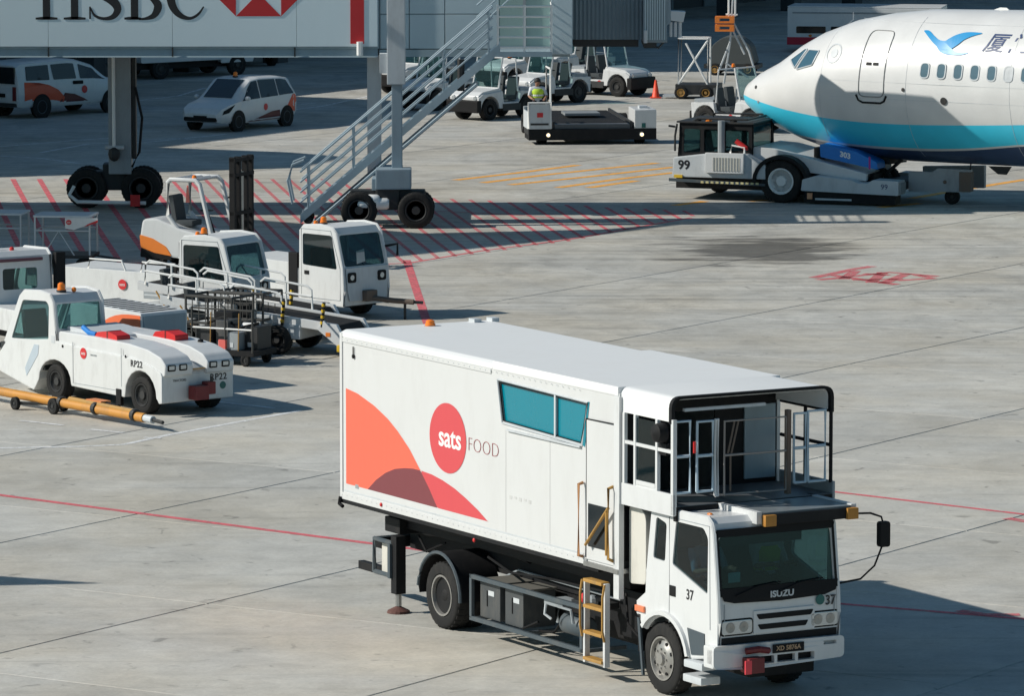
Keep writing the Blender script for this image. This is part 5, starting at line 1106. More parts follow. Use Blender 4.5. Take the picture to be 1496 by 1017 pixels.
# dark roll cages between tractor and loader
c = G(272, 522); CAGE = paint('cage_steel', (.05, .05, .047), .6, .5)
def cage(loc, rz, label):
    t = thing('roll_cage', label, 'roll cage', loc, rz, 'dark roll cages beside the belt loader')
    sg = []
    for x in (0, 1.1):
        for y in (0, .8): sg.append([(x, y, .15), (x, y, 1.25)])
    for z in (.2, .72, 1.25): sg += [[(0, 0, z), (1.1, 0, z), (1.1, .8, z), (0, .8, z), (0, 0, z)]]
    bars(t, 'frame', sg, .028, CAGE, 6)
    for y in (0, .8):
        bars(t, 'mesh_panel', [[(k * .157, y, .2), (k * .157, y, 1.25)] for k in range(1, 7)] + [[(0, y, .2 + k * .175), (1.1, y, .2 + k * .175)] for k in range(1, 6)], .010, CAGE, 4)
    MB().box(.02, 1.08, .02, .78, .16, .2).build('base', DARK, t); bars(t, 'push_handle', [[(0, .1, .98), (-.05, .4, 1.0), (0, .7, .98)]], .02, LETW)
    for x in (.1, 1.0): wheel(t, x, .1, .07, .05, -1, 'plain', rimmat=DARK); wheel(t, x, .7, .07, .05, 1, 'plain', rimmat=DARK)
    return t
cage((c.x, c.y, 0), R(-30), 'dark steel roll cage standing right next to the numbered tow tractor')
cage((c.x + .55, c.y + .75, 0), R(-26), 'dark steel roll cage standing against the belt loader side')
bx_ = thing('parcel_box', 'brown grey carton inside the dark roll cages by the belt loader', 'box', (c.x + .35, c.y + .1, .2), R(-30)); MB().box(0, .6, 0, .45, 0, .42).build('carton', paint('carton', (.2, .17, .14), .8, .3), bx_, .01); MB().box(-.002, .602, .2, .25, 0, .423).build('tape', paint('tape', (.3, .27, .22), .4, .1), bx_)

c = G(278, 531)
eq = thing('equipment_trolley', 'low dark steel trolley with pipes, yellow uprights and a coral box', 'trolley', (c.x, c.y, 0), R(-28))
eq.scale = (.70, .9, .92)
MB().box(0, 2.1, 0, 1.0, .22, .34).build('bed', CHASS, eq, .01)
for k, (x0, x1, y0, y1, h, m_) in enumerate([(.1, .6, .1, .6, .45, DARK), (.7, 1.1, .2, .8, .62, BOXG), (1.2, 1.55, .05, .5, .38, GREY), (1.6, 2.0, .3, .9, .50, DARK), (.3, .9, .65, .95, .75, CHASS)]):
    q = MB().box(x0, x1, y0, y1, .34, .34 + h).build('machine_box', m_, eq, .02); MB().box(x0 + .08, x0 + .2, y0 - .01, y0, .40, .50).build('gauge', PALE, q)
MB().box(.95, 1.18, -.02, .06, .36, .56).build('coral_box', paint('coral_lamp', (.75, .14, .12), .4, .1), eq, .01); MB().box(.95, 1.18, -.022, .06, .30, .36).build('white_panel', LETW, eq)
for x in (.65, 1.58): MB().tube([(x, .02, .3), (x + .03, .02, 1.15)], .016, 6).build('upright', GOLD, eq)
for x in (.05, 1.15, 2.05): MB().tube([(x, .02, .3), (x, .02, 1.25)], .03, 6).build('upright', CAGE, eq)
for z in (.8, 1.22): MB().tube([(.05, .02, z), (2.05, .02, z)], .02, 6).build('crossbar', CAGE if z > 1 else LETW, eq)
MB().tube([(.2, .5, .85), (.8, .4, 1.0), (1.4, .3, .8), (1.9, .5, .9)], .035, 8).build('hose', BLACK, eq, smooth=True); MB().lathe([(.01, 0), (.13, 0), (.13, .5), (.01, .5)], (1.25, .7, .75), 'x', 16).build('cylinder', LETW, eq, smooth=True)
for x in (.3, 1.8): wheel(eq, x, .05, .14, .1, -1, 'plain', rimmat=DARK); wheel(eq, x, .95, .14, .1, 1, 'plain', rimmat=DARK)
for k, (dx, dy, z) in enumerate(((.25, .28, .2), (.72, .95, .2), (.75, .98, .62))):
    a_ = thing('crate', ('black crate on the floor of the nearer roll cage', 'black crate on the floor of the farther roll cage', 'black crate stacked on another in the farther roll cage')[k], 'crate', (G(272, 522).x + dx, G(272, 522).y + dy, z), R(-30))
    MB().box(0, .55, 0, .42, 0, .40).build('tub', CHASS, a_, .02); MB().box(-.015, .565, -.015, .435, .34, .40).build('rim', DARK, a_)
# forklift
c = G(232, 392)
fk = thing('forklift', 'white forklift with open overhead guard, black mast and orange rear trim', 'forklift', (c.x, c.y, 0), R(-24))
MB().prism(rc([(-.35, .35), (.5, .25), (1.5, .30), (1.55, .75), (.55, .95), (-.05, 1.18), (-.42, 1.15), (-.50, .7)], .10, 4), 0, 1.25).build('body', WHITE, fk, .05)
MB().prism(rc([(-.47, .48), (-.10, .36), (.35, .30), (.2, .52), (-.15, .70), (-.50, .78)], .04), -.012, 1.262).build('orange_trim', OTRIM, fk, .01)
MB().prism(rc([(-.49, .25), (.35, .20), (.3, .34), (-.46, .50)], .04), .0, 1.25).build('counterweight', BLACK, fk)
for y in (.06, 1.19):
    bars(fk, 'guard_post', [[(.62, y, .8), (.42, y, 1.0), (.22, y, 1.25), (.22, y, 2.02), (.30, y, 2.10), (.95, y, 2.10), (1.06, y, 2.0), (1.36, y, .85)]], .055, WHITE, 8)
bars(fk, 'guard_bar', [[(x, .06, 2.10), (x, 1.19, 2.10)] for x in (.32, .55, .78, .95)], .03, WHITE)
seat(fk, .45, .62, .98, .5); MB().lathe([(.15, -.01), (.17, 0), (.15, .012), (.13, 0)], (.95, .62, 1.35), 'z', 16).build('steering_wheel', BLACK, fk); MB().tube([(.95, .62, 1.34), (1.15, .62, .8)], .04).build('steering_column', BLACK, fk); MB().tube([(.62, .3, 1.55), (.62, .3, 1.95)], .05, 8, .02).build('extinguisher', paint('coral_red', (.8, .2, .16), .4, .05), fk)
beacon(fk, .9, .1, 2.14, .05, .08)
for y in (.16, .42, .80, 1.06): MB().box(1.78, 1.92, y, y + .10, .08, 2.66).build('mast_rail', BLACK, fk, .008)
for z in (.4, 1.3, 2.2, 2.55): MB().box(1.78, 1.93, .16, 1.16, z, z + .08).build('mast_bar', BLACK, fk)
MB().box(1.94, 2.0, .1, 1.2, .1, .65).build('carriage', BLACK, fk); MB().tube([(1.85, .66, .3), (1.85, .66, 2.3)], .05, 8).build('lift_ram', STEEL, fk); MB().tube([(1.76, .30, .9), (1.76, .30, 1.5)], .025).build('hose', LETW, fk); MB().tube([(1.76, .30, 1.7), (1.76, .30, 2.3)], .02).build('hose', LETW, fk)
for y in (.28, .95): MB().prism([(2.0, .08), (2.98, .05), (2.98, .08), (2.06, .14), (2.06, .6), (2.0, .6)], y, y + .12).build('fork', DARK, fk)
wheel(fk, 1.05, .05, .32, .24, -1, 'plain', rimmat=DARK); wheel(fk, 1.05, 1.2, .32, .24, 1, 'plain', rimmat=DARK); wheel(fk, -.1, .1, .25, .2, -1, 'plain', rimmat=DARK); wheel(fk, -.1, 1.15, .25, .2, 1, 'plain', rimmat=DARK)
MB().tube([(1.2, 1.2, 1.6), (1.45, 1.3, 1.75)], .02).build('mirror_arm', BLACK, fk)

# roofed baggage carts in the shade
def cart(loc, rz, label, panel=True):
    t = thing('baggage_cart', label, 'baggage cart', loc, rz, 'roofed baggage carts in the shade')
    MB().prism(rc(rect(0, 1.7, 0, 1.2), .1), 1.62, 1.68, 'z').build('roof', PALE, t, .01)
    bars(t, 'frame', [[(x, y, .3), (x, y, 1.62)] for x in (.06, 1.64) for y in (.06, 1.14)] + [[(.06, .06, 1.2), (1.64, .06, 1.2)], [(.06, 1.14, 1.2), (1.64, 1.14, 1.2)], [(.06, .06, 1.2), (.06, 1.14, 1.2)]], .028, PALE); bars(t, 'brace', [[(.3, .06, .4), (.75, .06, 1.2), (1.2, .06, .4)]], .022, PALE)
    MB().box(0, 1.7, 0, 1.2, .32, .42).build('bed', DARK, t, .01)
    if panel:
        p = MB().prism(rc([(.95, 1.28), (1.2, 1.24), (1.9, 1.50), (1.9, 1.62), (.95, 1.62)], .02), -.02, .0).build('side_panel', WHITE, t); roundel(p, lambda a, b, d: (1.06 + a, -.024 - d, 1.48 + b), .08); MB().prism([(1.5, 1.34), (1.9, 1.48), (1.9, 1.56), (1.6, 1.42)], -.026, -.021).build('red_graphic', REDC, p)
    for x in (.3, 1.4): wheel(t, x, .08, .16, .1, -1, 'plain', rimmat=DARK); wheel(t, x, 1.12, .16, .1, 1, 'plain', rimmat=DARK)
    bars(t, 'drawbar', [[(1.7, .6, .36), (2.4, .6, .25)]], .03, DARK); return t
c = G(48, 392); cart((c.x, c.y, 0), R(-6), 'roofed baggage cart with white logo panel standing in the shade').scale = (.82, .9, .74)
c = G(-52, 388); cart((c.x, c.y, 0), R(-6), 'roofed baggage cart without side panel cut by the left edge', False).scale = (.82, .9, .74)

# ================================================================== CARS AND VANS
def car(root, ST, half, glazing, front, rear, mat, wheels, R_=.31, sweep=(), tag_=None, wstyle='plain'):
    """ST: (x, sill, belt, roof, half-width low, half-width belt, half-width roof); built as one loft"""
    def sec(x):
        k = [tuple(interp(x, [(s[0], s[i]) for s in ST])) if False else interp(x, [(s[0], s[i]) for s in ST]) for i in range(1, 7)]
        return k
    def ring(x):
        z0, zb, zr, wl, wb, wr = sec(x); zm = z0 + (zb - z0) * .55
        L = [(wl * .90, z0), (wl * .985, z0 + .10), (wl, zm), (wb, zb), (wr, zr - .05 * min(1, (zr - zb) / .2)), (wr * .86, zr), (wr * .4, zr + .012)]
        return [(x, -y, z) for y, z in L] + [(x, y, z) for y, z in L[::-1]]
    xs = sorted(set([s[0] for s in ST] + [ST[0][0] + (ST[-1][0] - ST[0][0]) * k / 30 for k in range(31)]))
    body = MB().loft([ring(x) for x in xs]).build('body', mat, root, smooth=True)
    def SD(x, t, d):                       # near (right) side: t 0..1 sill to belt, 1..2 belt to roof edge
        z0, zb, zr, wl, wb, wr = sec(x)
        if t <= 1:
            z = z0 + (zb - z0) * t; y = interp(t, [(0, wl * .9), (.15, wl * .985), (.55, wl), (1, wb)])
        else:
            z = zb + (zr - .05 - zb) * (t - 1); y = wb + (wr - wb) * (t - 1)
        return (x, -(y + d), z)
    def conf(name, poly, off, m, mir=False, t=.006, parent=body):
        P = conform_line(list(poly) + [poly[0]], 4)[:-1]; c = (sum(p[0] for p in P) / len(P), sum(p[1] for p in P) / len(P)); s = 1
        rg = []
        for f in (.02, .5, 1): 
            r = [SD(c[0] + (p[0] - c[0]) * f, c[1] + (p[1] - c[1]) * f, off) for p in P]
            rg.append([(a, -b, cc) for a, b, cc in r] if mir else r)
        return MB().loft(rg).build(name, m, parent, smooth=True)
    for g in glazing:
        for mir in (False, True): conf('window', rc(g, .05), .008, DGLASS, mir)
    for nme, g, m in sweep:
        for mir in (False, True): conf(nme, g, .005, m, mir)
    def TOPF(f, x, d):
        z0, zb, zr, wl, wb, wr = sec(x); return (x, f * wr * .88, zr + .012 + d)
    for nme, (xa, xb, fa) in (('windscreen', front), ('rear_window', rear)):
        if xa is None: continue
        rg = []
        for k in range(7):
            x = xa + (xb - xa) * k / 6; rg.append([TOPF(fa * (-1 + 2 * j / 8), x, .012) for j in range(9)])
        MB().loft(rg, cap=False, closed=False).build(nme, WSG if nme == 'windscreen' else DGLASS, body, smooth=True)
    for x in wheels:
        z0, zb, zr, wl, wb, wr = sec(x)
        for sd in (-1, 1):
            MB().lathe([(.01, 0), (R_ * 1.16, 0), (R_ * 1.16, .012), (.01, .012)], (x, sd * (wl + .000) - (.012 if sd < 0 else 0), R_ * 1.02), 'y', 26).build('wheel_arch', BLACK, body)
            wheel(root, x, sd * (wl - .085), R_, .22, sd, wstyle, rimmat=DGREY)
    return body, SD, conf
WSG = paint('car_windscreen', (.025, .04, .05), .08, .02)
m = (G(348, 192) + G(418, 184)) / 2
mpv = thing('airport_car', 'white hatchback car with orange roof beacon and red rear sweep, in the shade', 'car', (m.x - .72, m.y + .45, 0), R(238))
ST = [(-2.05, .42, .92, 1.0, .70, .66, .55), (-1.98, .34, .98, 1.30, .80, .78, .60), (-1.75, .28, 1.0, 1.52, .85, .84, .64), (-1.2, .24, 1.0, 1.60, .87, .86, .68), (0, .23, .97, 1.63, .88, .87, .70), (.45, .23, .95, 1.58, .88, .87, .69), (.85, .24, .94, 1.32, .88, .86, .68), (1.28, .25, .92, .98, .87, .84, .72), (1.7, .27, .84, .87, .85, .80, .66), (2.05, .30, .72, .74, .76, .72, .58), (2.18, .34, .55, .57, .62, .58, .5)]
bd_, SD, conf = car(mpv, ST, None, [[(-1.82, 1.06), (-.93, 1.03), (-.93, 1.94), (-1.55, 1.94)], [(-.88, 1.03), (.08, 1.03), (.08, 1.95), (-.88, 1.95)], [(.13, 1.03), (1.08, 1.06), (.66, 1.80), (.42, 1.95), (.13, 1.95)]], (.50, 1.24, .86), (-2.0, -1.74, .8), WHITE, (1.32, -1.35), .31,
    [('red_sweep', [(-2.0, .25), (-1.3, .12), (-1.35, .5), (-1.7, 1.0), (-1.97, 1.06)], paint('deep_red_sweep', (.72, .09, .035), .4, .1)), ('dark_sweep', [(.8, .05), (-1.0, .05), (-.95, .42), (-.5, .40), (.1, .24)], paint('maroon_sweep', (.12, .02, .02), .4, .1))])
for s in (-1, 1):
    MB().box(-.1, .1, 0, .05, .0, .05)
    h = conf('headlight', [(1.45, .95), (1.98, .84), (2.06, .62), (1.78, .62)], .012, BLACK, s > 0); MB().sphere((1.98, s * .60, .60), .05, .06, .05).build('lens', LENS, h)
    MB().sphere((.98, s * .98, 1.02), .09, .10, .07).build('mirror', WHITE, bd_)
    MB().box(-2.06, -1.99, s * .66 - .06, s * .66 + .06, .7, 1.0).build('tail_lamp', REDC, bd_, .02)
    MB().sphere((2.08, s * .55, .40), .04, .07, .05).build('fog_lamp', BLACK, bd_)
MB().prism(rc(rect(-.62, .62, .34, .47), .05), 2.10, 2.19, 'x').build('grille', BLACK, bd_); MB().box(2.05, 2.13, -.35, .35, .60, .64).build('grille', BLACK, bd_); beacon(bd_, .25, .0, 1.66, .07, .13)
MB().box(2.18, 2.195, -.25, .25, .44, .52).build('number_plate', BLACK, bd_)
for mir in (False, True):
    conf('logo', circ(-.15, .62, .11, 18, .15), .010, LRED, mir)
m = G(61, 172)
van = thing('utility_van', 'white utility van with red rear sweep parked behind the left bridge column', 'van', (m.x, m.y + .0, 0), R(50))
ST = [(-1.06, .45, 1.12, 1.5, .80, .80, .70), (-1.03, .40, 1.16, 1.72, .88, .86, .74), (-.8, .36, 1.18, 1.82, .90, .88, .76), (1.2, .34, 1.16, 1.86, .91, .89, .77), (1.7, .34, 1.15, 1.82, .91, .89, .76), (2.45, .34, 1.13, 1.62, .91, .89, .75), (3.15, .36, 1.10, 1.18, .90, .87, .72), (4.0, .38, .98, 1.02, .86, .82, .66), (4.2, .42, .80, .82, .74, .70, .6)]
bv, SDv, cfv = car(van, ST, None, [[(-.68, 1.10), (.38, 1.08), (.38, 1.86), (-.64, 1.86)], [(.56, 1.08), (1.60, 1.08), (1.55, 1.86), (.50, 1.86)], [(1.78, 1.08), (2.98, 1.10), (2.42, 1.82), (1.76, 1.86)]], (2.25, 3.08, .86), (None, 0, 0), WHITE, (0.0, 3.2), .36,
    [('red_sweep', [(-.78, .12), (.3, .10), (1.0, .14), (1.05, .35), (.75, .66), (.35, .86), (-.1, .97), (-.78, 1.02)], paint('deep_red_sweep', (.72, .09, .035), .4, .1)), ('dark_sweep', [(.75, .05), (2.3, .04), (1.95, .25), (1.5, .45), (1.05, .52)], paint('maroon_sweep', (.12, .02, .02), .4, .1))])
van.location.x -= .77 * .88; van.location.y += .64 * .88
MB().box(-1.10, -1.04, -.74, .74, 1.14, 1.68).build('rear_window', DGLASS, bv, .02); MB().box(-1.10, -1.05, -.8, -.66, .6, 1.05).build('tail_lamp', DRED, bv, .01); MB().box(-1.10, -1.05, .66, .8, .6, 1.05).build('tail_lamp', DRED, bv, .01); MB().box(-1.12, -1.0, -.8, .8, .40, .52).build('bumper', DARK, bv, .02); MB().box(-1.1, -1.05, -.3, .1, .7, .82).build('number_plate', BLACK, bv)
for mir in (False, True): cfv('logo', circ(1.95, .62, .13, 16, .16), .012, LRED, mir); cfv('door_handle', rc([(1.42, .84), (1.9, .84), (1.9, .98), (1.42, .98)], .03), .015, BLACK, mir)

def box_lorry(loc, rz, label, w=2.0, L=3.6, base=None, cabon=True):
    t = thing('box_van', label, 'van', loc, rz)
    b = MB().prism(rc([(-L, .6), (0, .6), (0, 2.3), (-L, 2.3)], .08), 0, w).build('box_body', WHITE, t, .03)
    if cabon:
        pf = [(.05, .5), (1.45, .5), (1.6, .95), (1.45, 1.3), (1.2, 1.95), (1.05, 2.05), (.05, 2.05)]
        k = cab(t, pf, .05, w - .05, WHITE, [rc([(.3, 1.25), (1.25, 1.2), (1.05, 1.85), (.3, 1.85)], .06)], {3: [(.2, w - .2, .05, .95, .08)]}, gl=DGLASS, name='cab')
        MB().box(1.50, 1.62, .2, w - .2, .72, .92).build('grille', BLACK, k, .02)
        for y in (.15, w - .4): MB().box(1.52, 1.64, y, y + .25, .74, .92).build('headlight', LENS, k, .02)
    MB().box(-L, 1.2, .3, w - .3, .35, .6).build('chassis', CHASS, t)
    for x in (-L + .9, .75 if cabon else -.8): wheel(t, x, .14, .38, .24, -1, 'plain', rimmat=DARK); wheel(t, x, w - .14, .38, .24, 1, 'plain', rimmat=DARK)
    return t, b
m = G(200, 118); lv, lb = box_lorry((m.x + 2.9, m.y + 2.6, 0), R(40), 'white box van parked under the bridge in deep shade')
side_logo(lb, -2.2, 1.35, .16)
m = G(318, 100); lv2, lb2 = box_lorry((m.x, m.y + 1.6, 0), R(-62), 'white lorry with black ring on its front, parked under the bridge', 1.9, 3.0)
MB().panel(circ(.95, 1.25, .48, 24), [circ(.95, 1.25, .36, 24)], lambda a, b, d: (1.66 + d, a, b), .01).build('ring_mark', BLACK, lb2)
m = G(1150, 76)
fb2 = thing('airport_bus', 'white airport vehicle with dark windows and red base behind the jet', 'bus', (m.x, m.y, 0), R(-10))
b = MB().prism(rc([(0, .55), (6, .55), (6, 1.75), (0, 1.75)], .06), 0, 2.3).build('body', WHITE, fb2, .03); MB().box(-.01, 6.01, -.012, 2.31, .30, .60).build('red_base', paint('deep_red', (.5, .01, .04), .4, .1), fb2, .02); MB().prism(rc(rect(.35, 1.5, .75, 1.02), .04), -.01, .0).build('window', DGLASS, b); MB().prism(rc(rect(1.7, 5.6, .75, 1.02), .04), -.01, .0).build('window', DGLASS, b)
MB().box(.2, 5.8, -.015, .0, 1.52, 1.58).build('trim', GREY, b); MB().box(.0, 6, .0, 2.3, 1.75, 1.80).build('roof', WHITE, b, .02)
for x in (1.0, 5.0): wheel(fb2, x, .1, .3, .22, -1, 'plain', rimmat=DARK); wheel(fb2, x, 2.2, .3, .22, 1, 'plain', rimmat=DARK)
MB().sphere((.9, -.02, .66), .07, .03, .05).build('marker_lamp', AMBER, fb2)

# ================================================================== OPEN BAGGAGE TRACTORS
def buggy(loc, rz, label):
    t = thing('baggage_tractor', label, 'baggage tractor', loc, rz, 'open white baggage tractors parked in a row')
    lo = [(1.35, .30)] + arch_pts(.85, .36, .42, 0, 180, 20) + arch_pts(-.85, .36, .44, 0, 180, 20) + [(-1.35, .34), (-1.38, .86), (-.55, .90), (-.5, .55), (.22, .55), (.28, .92), (1.2, .84), (1.38, .74)]
    lo = lo[::-1] if area(lo) < 0 else lo
    b = MB().prism(lo, -.66, .66).build('body', WHITE2, t, .03)
    MB().prism(rc([(.26, .85), (1.36, .72), (1.36, .80), (1.15, .92), (.34, 1.02)], .05), -.6, .6).build('hood', WHITE, t, .04)
    MB().box(1.30, 1.50, -.70, .70, .26, .66).build('bumper', BLACK, t, .04); MB().box(-1.48, -1.34, -.6, .6, .32, .6).build('bumper', BLACK, t, .03); MB().box(-.55, .28, -.68, .68, .28, .5).build('sill', DARK, t)
    for y in (-.48, .48): MB().lathe([(.01, .0), (.07, .0), (.08, -.05), (.01, -.05)], (1.40, y, .72), 'x', 12).build('headlight', LENS, t)
    bars(t, 'windscreen_frame', [[(.40, -.58, .98), (.18, -.56, 1.98), (.18, .56, 1.98), (.40, .58, .98)], [(.40, -.58, 1.0), (.40, .58, 1.0)]], .035, WHITE)
    MB().panel([(-.55, 1.0), (.55, 1.0), (.54, 1.95), (-.54, 1.95)], [], lambda a, b_, d: (.40 - .22 * (b_ - .98) / 1.0 + d, a, b_), .01).build('windscreen', GLASSC, t)
    bars(t, 'roll_bar', [[(-.5, -.58, .88), (-.42, -.56, 1.92), (-.42, .56, 1.92), (-.5, .58, .88)]], .03, WHITE)
    for y in (-.3, .3): seat(t, -.28, y, .62, .42)
    MB().lathe([(.15, -.01), (.17, 0), (.15, .012), (.13, 0)], (.15, .3, 1.12), 'z', 16).build('steering_wheel', BLACK, t); MB().box(-1.3, -.6, -.6, .6, .88, .98).build('rear_deck', GREY, t, .02)
    beacon(t, -.42, .3, 1.96, .06, .11); roundel(b, lambda a, q, d: (.1 + a, -.665 - d, .45 + q), .09)
    for x, y, r in ((.85, .55, .34), (-.85, .55, .36)): wheel(t, x, -y, r, .24, -1, 'plain', rimmat=DARK); wheel(t, x, y, r, .24, 1, 'plain', rimmat=DARK)
    return t
spots = [((640, 158), 232, 'white open baggage tractor with tall windscreen frame, leftmost behind the stair'), ((722, 172), 226, 'white open baggage tractor just left of the transporter driver'), ((800, 150), 222, 'white open baggage tractor directly behind the transporter driver'), ((889, 138), -38, 'white open baggage tractor turned right, beside the traffic cone'), ((1080, 190), -35, 'white open baggage tractor parked behind the jet nose'), ((610, 134), 228, 'white open baggage tractor directly right of the bridge columns, behind the stair'), ((760, 128), 224, 'white open baggage tractor farthest back between the stair landing and the row'), ((838, 118), 216, 'white open baggage tractor behind the one turned towards the traffic cone')]
bg1 = None
for (p, a, lab) in spots:
    m = G(*p)
    if bg1 is None: bg1 = buggy((m.x, m.y, 0), R(a), lab); o = bg1; index_children()
    else: o = dup_tree(bg1)
    o.location = (m.x, m.y, 0); o.rotation_euler = (0, 0, R(a)); o['label'] = lab
m = G(958, 143)
cn = thing('traffic_cone', 'orange traffic cone beside the parked baggage tractor', 'traffic cone', (m.x, m.y, 0))
MB().lathe([(.01, .62), (.035, .62), (.13, .05), (.15, .03), (.01, .03)], (0, 0, 0), 'z', 20).build('cone', CONE, cn, smooth=True); MB().box(-.19, .19, -.19, .19, 0, .04).build('base', CONE, cn, .01); MB().lathe([(.07, .40), (.092, .28), (.09, .28), (.068, .40)], (0, 0, 0), 'z', 20).build('band', CONE, cn)

# container transporter facing the camera
m = G(866, 211)
tr = thing('container_transporter', 'low dark container transporter with white driver box facing the camera', 'transporter', (m.x, m.y, 0), R(-84))
MB().box(-5.6, -.1, -1.15, 1.15, .40, .62).build('deck', DECK, tr, .02)
for y in (-1.22, 1.15): MB().box(-5.6, -.1, y, y + .07, .36, .70).build('side_rail', DARK, tr, .01)
for k in range(16): MB().tube([(-5.4 + k * .33, -1.1, .60), (-5.4 + k * .33, 1.1, .60)], .05, 8).build('roller', DARK, tr)
MB().box(-1.2, 0, -1.95, 1.95, .14, .48).build('front_beam', CHASS, tr, .02); MB().box(-5.6, -4.6, -1.3, 1.3, .15, .4).build('rear_beam', CHASS, tr)
db = MB().box(-.06, .0, -1.98, -1.26, .48, 1.24).build('driver_panel', PALE, tr, .02)
MB().box(-1.3, -1.24, -1.98, -1.26, .48, 1.1).build('driver_panel', PALE, tr, .02); MB().box(-1.24, -.06, -1.98, -1.93, .48, 1.0).build('driver_panel', PALE, tr, .01); MB().box(-1.28, -.02, -1.96, -1.28, .30, .48).build('driver_floor', DARK, tr)
bars(tr, 'guard_frame', [[(.0, -1.96, .5), (.0, -1.96, 1.28), (.0, -1.28, 1.28), (.0, -1.28, .5)], [(-.1, -1.28, .5), (-.1, -1.28, 2.3)], [(-1.25, -1.28, .5), (-1.25, -1.28, 2.3), (-.1, -1.28, 2.3)]], .035, LETW)
MB().box(0, .012, -1.70, -1.52, .84, .98).build('logo', LRED, db); MB().box(-.02, .01, -1.9, -1.35, .60, .66).build('vent', DARK, db)
ebx = MB().box(-1.5, -.02, 1.28, 1.95, .48, 1.05).build('engine_box', WHITE, tr, .03); MB().box(-.02, -.008, 1.5, 1.62, .5, .64).build('sticker', GREEN, ebx); MB().box(-1.0, -.6, 1.5, 1.75, 1.05, 1.12).build('filler', PALE, ebx)
for y in (-1.36, 1.50):
    h = MB().lathe([(.01, .02), (.07, .02), (.085, -.04), (.01, -.04)], (.01, y, .30), 'x', 14).build('headlight', LENS, tr); MB().lathe([(.01, .026), (.05, .024), (.05, .018)], (.01, y, .30), 'x', 12).build('lit_bulb', LAMP, h)
for x in (-.6, -4.8):
    for y in (-1.5, 1.5): wheel(tr, x, y, .30, .3, -1 if y < 0 else 1, 'plain', rimmat=DARK)
MB().box(-3.2, -2.2, -.6, .5, .72, .80).build('turntable', paint('grey_plate', (.25, .27, .28), .5, .4), tr, .02)

# work platform with orange guard boxes behind the tug
m = G(1012, 143)
wp = thing('work_platform', 'white tubular maintenance platform with orange guard box and mast', 'work platform', (m.x, m.y, 0), R(-8))
bars(wp, 'truss', [[(-.45, -.4, .4), (-.45, -.4, 2.05), (.55, -.4, 2.05), (.55, -.4, .4), (-.45, -.4, .4)], [(-.45, .5, .4), (-.45, .5, 2.05), (.55, .5, 2.05), (.55, .5, .4)], [(-.45, -.4, .5), (.55, -.4, 2.0)], [(.55, -.4, .5), (-.2, -.4, 1.9)], [(-.45, -.4, 2.05), (-.45, .5, 2.05)], [(.55, -.4, 2.05), (.55, .5, 2.05)]], .035, LETW)
MB().box(-.55, .95, -.5, .7, .15, .50).build('base', DARK, wp, .03)
bars(wp, 'stair_rail', [[(1.05, .2, .5), (1.25, .2, 1.9), (1.35, .2, 3.6)], [(1.35, .2, 2.6), (1.9, .2, 1.6), (2.2, .2, .6)], [(1.1, .2, 1.2), (1.9, .2, .7)], [(.9, .2, 1.0), (1.25, .2, 1.9)], [(1.3, .2, 2.4), (1.75, .2, 1.5)]], .035, PALE)
for z in (2.28, 2.56):
    MB().panel(rect(.75, 1.4, z, z + .24), [rect(.9, 1.25, z + .07, z + .17)], lambda a, b_, d: (a, .0 + d, b_), .3).build('guard_box', OTRIM, wp, .01)
bars(wp, 'mast', [[(1.2, .2, 2.8), (1.2, .2, 3.7)], [(1.42, .2, 2.8), (1.42, .2, 3.7)], [(1.1, .2, 2.85), (1.5, .2, 2.85)]], .035, LETW); MB().sphere((1.25, .2, 3.7), .1, .08, .12).build('lamp', DARK, wp)
for x in (-.35, .5): wheel(wp, x, -.5, .22, .14, -1, 'plain', rimmat=GOLD); wheel(wp, x, .6, .22, .14, 1, 'plain', rimmat=GOLD)
MB().box(-1.0, -.5, -.3, .2, .05, .12).build('drawbar', PALE, wp)
m = G(1068, 110)
mw = thing('wire_mesh_trailer', 'grey rounded mesh trailer standing behind the work platform', 'trailer', (m.x, m.y, 0), R(-10))
MB().prism(rc([(-.9, .4), (.9, .4), (.7, 1.1), (.3, 1.4), (-.3, 1.4), (-.7, 1.1)], .15), 0, 1.2).build('hood', paint('olive_grey', (.07, .08, .08), .7, .3), mw, .03); MB().box(-1, 1, 0, 1.2, .25, .4).build('bed', DARK, mw)
for x in (-.6, .6): wheel(mw, x, .05, .22, .14, -1, 'plain', rimmat=DARK); wheel(mw, x, 1.15, .22, .14, 1, 'plain', rimmat=DARK)

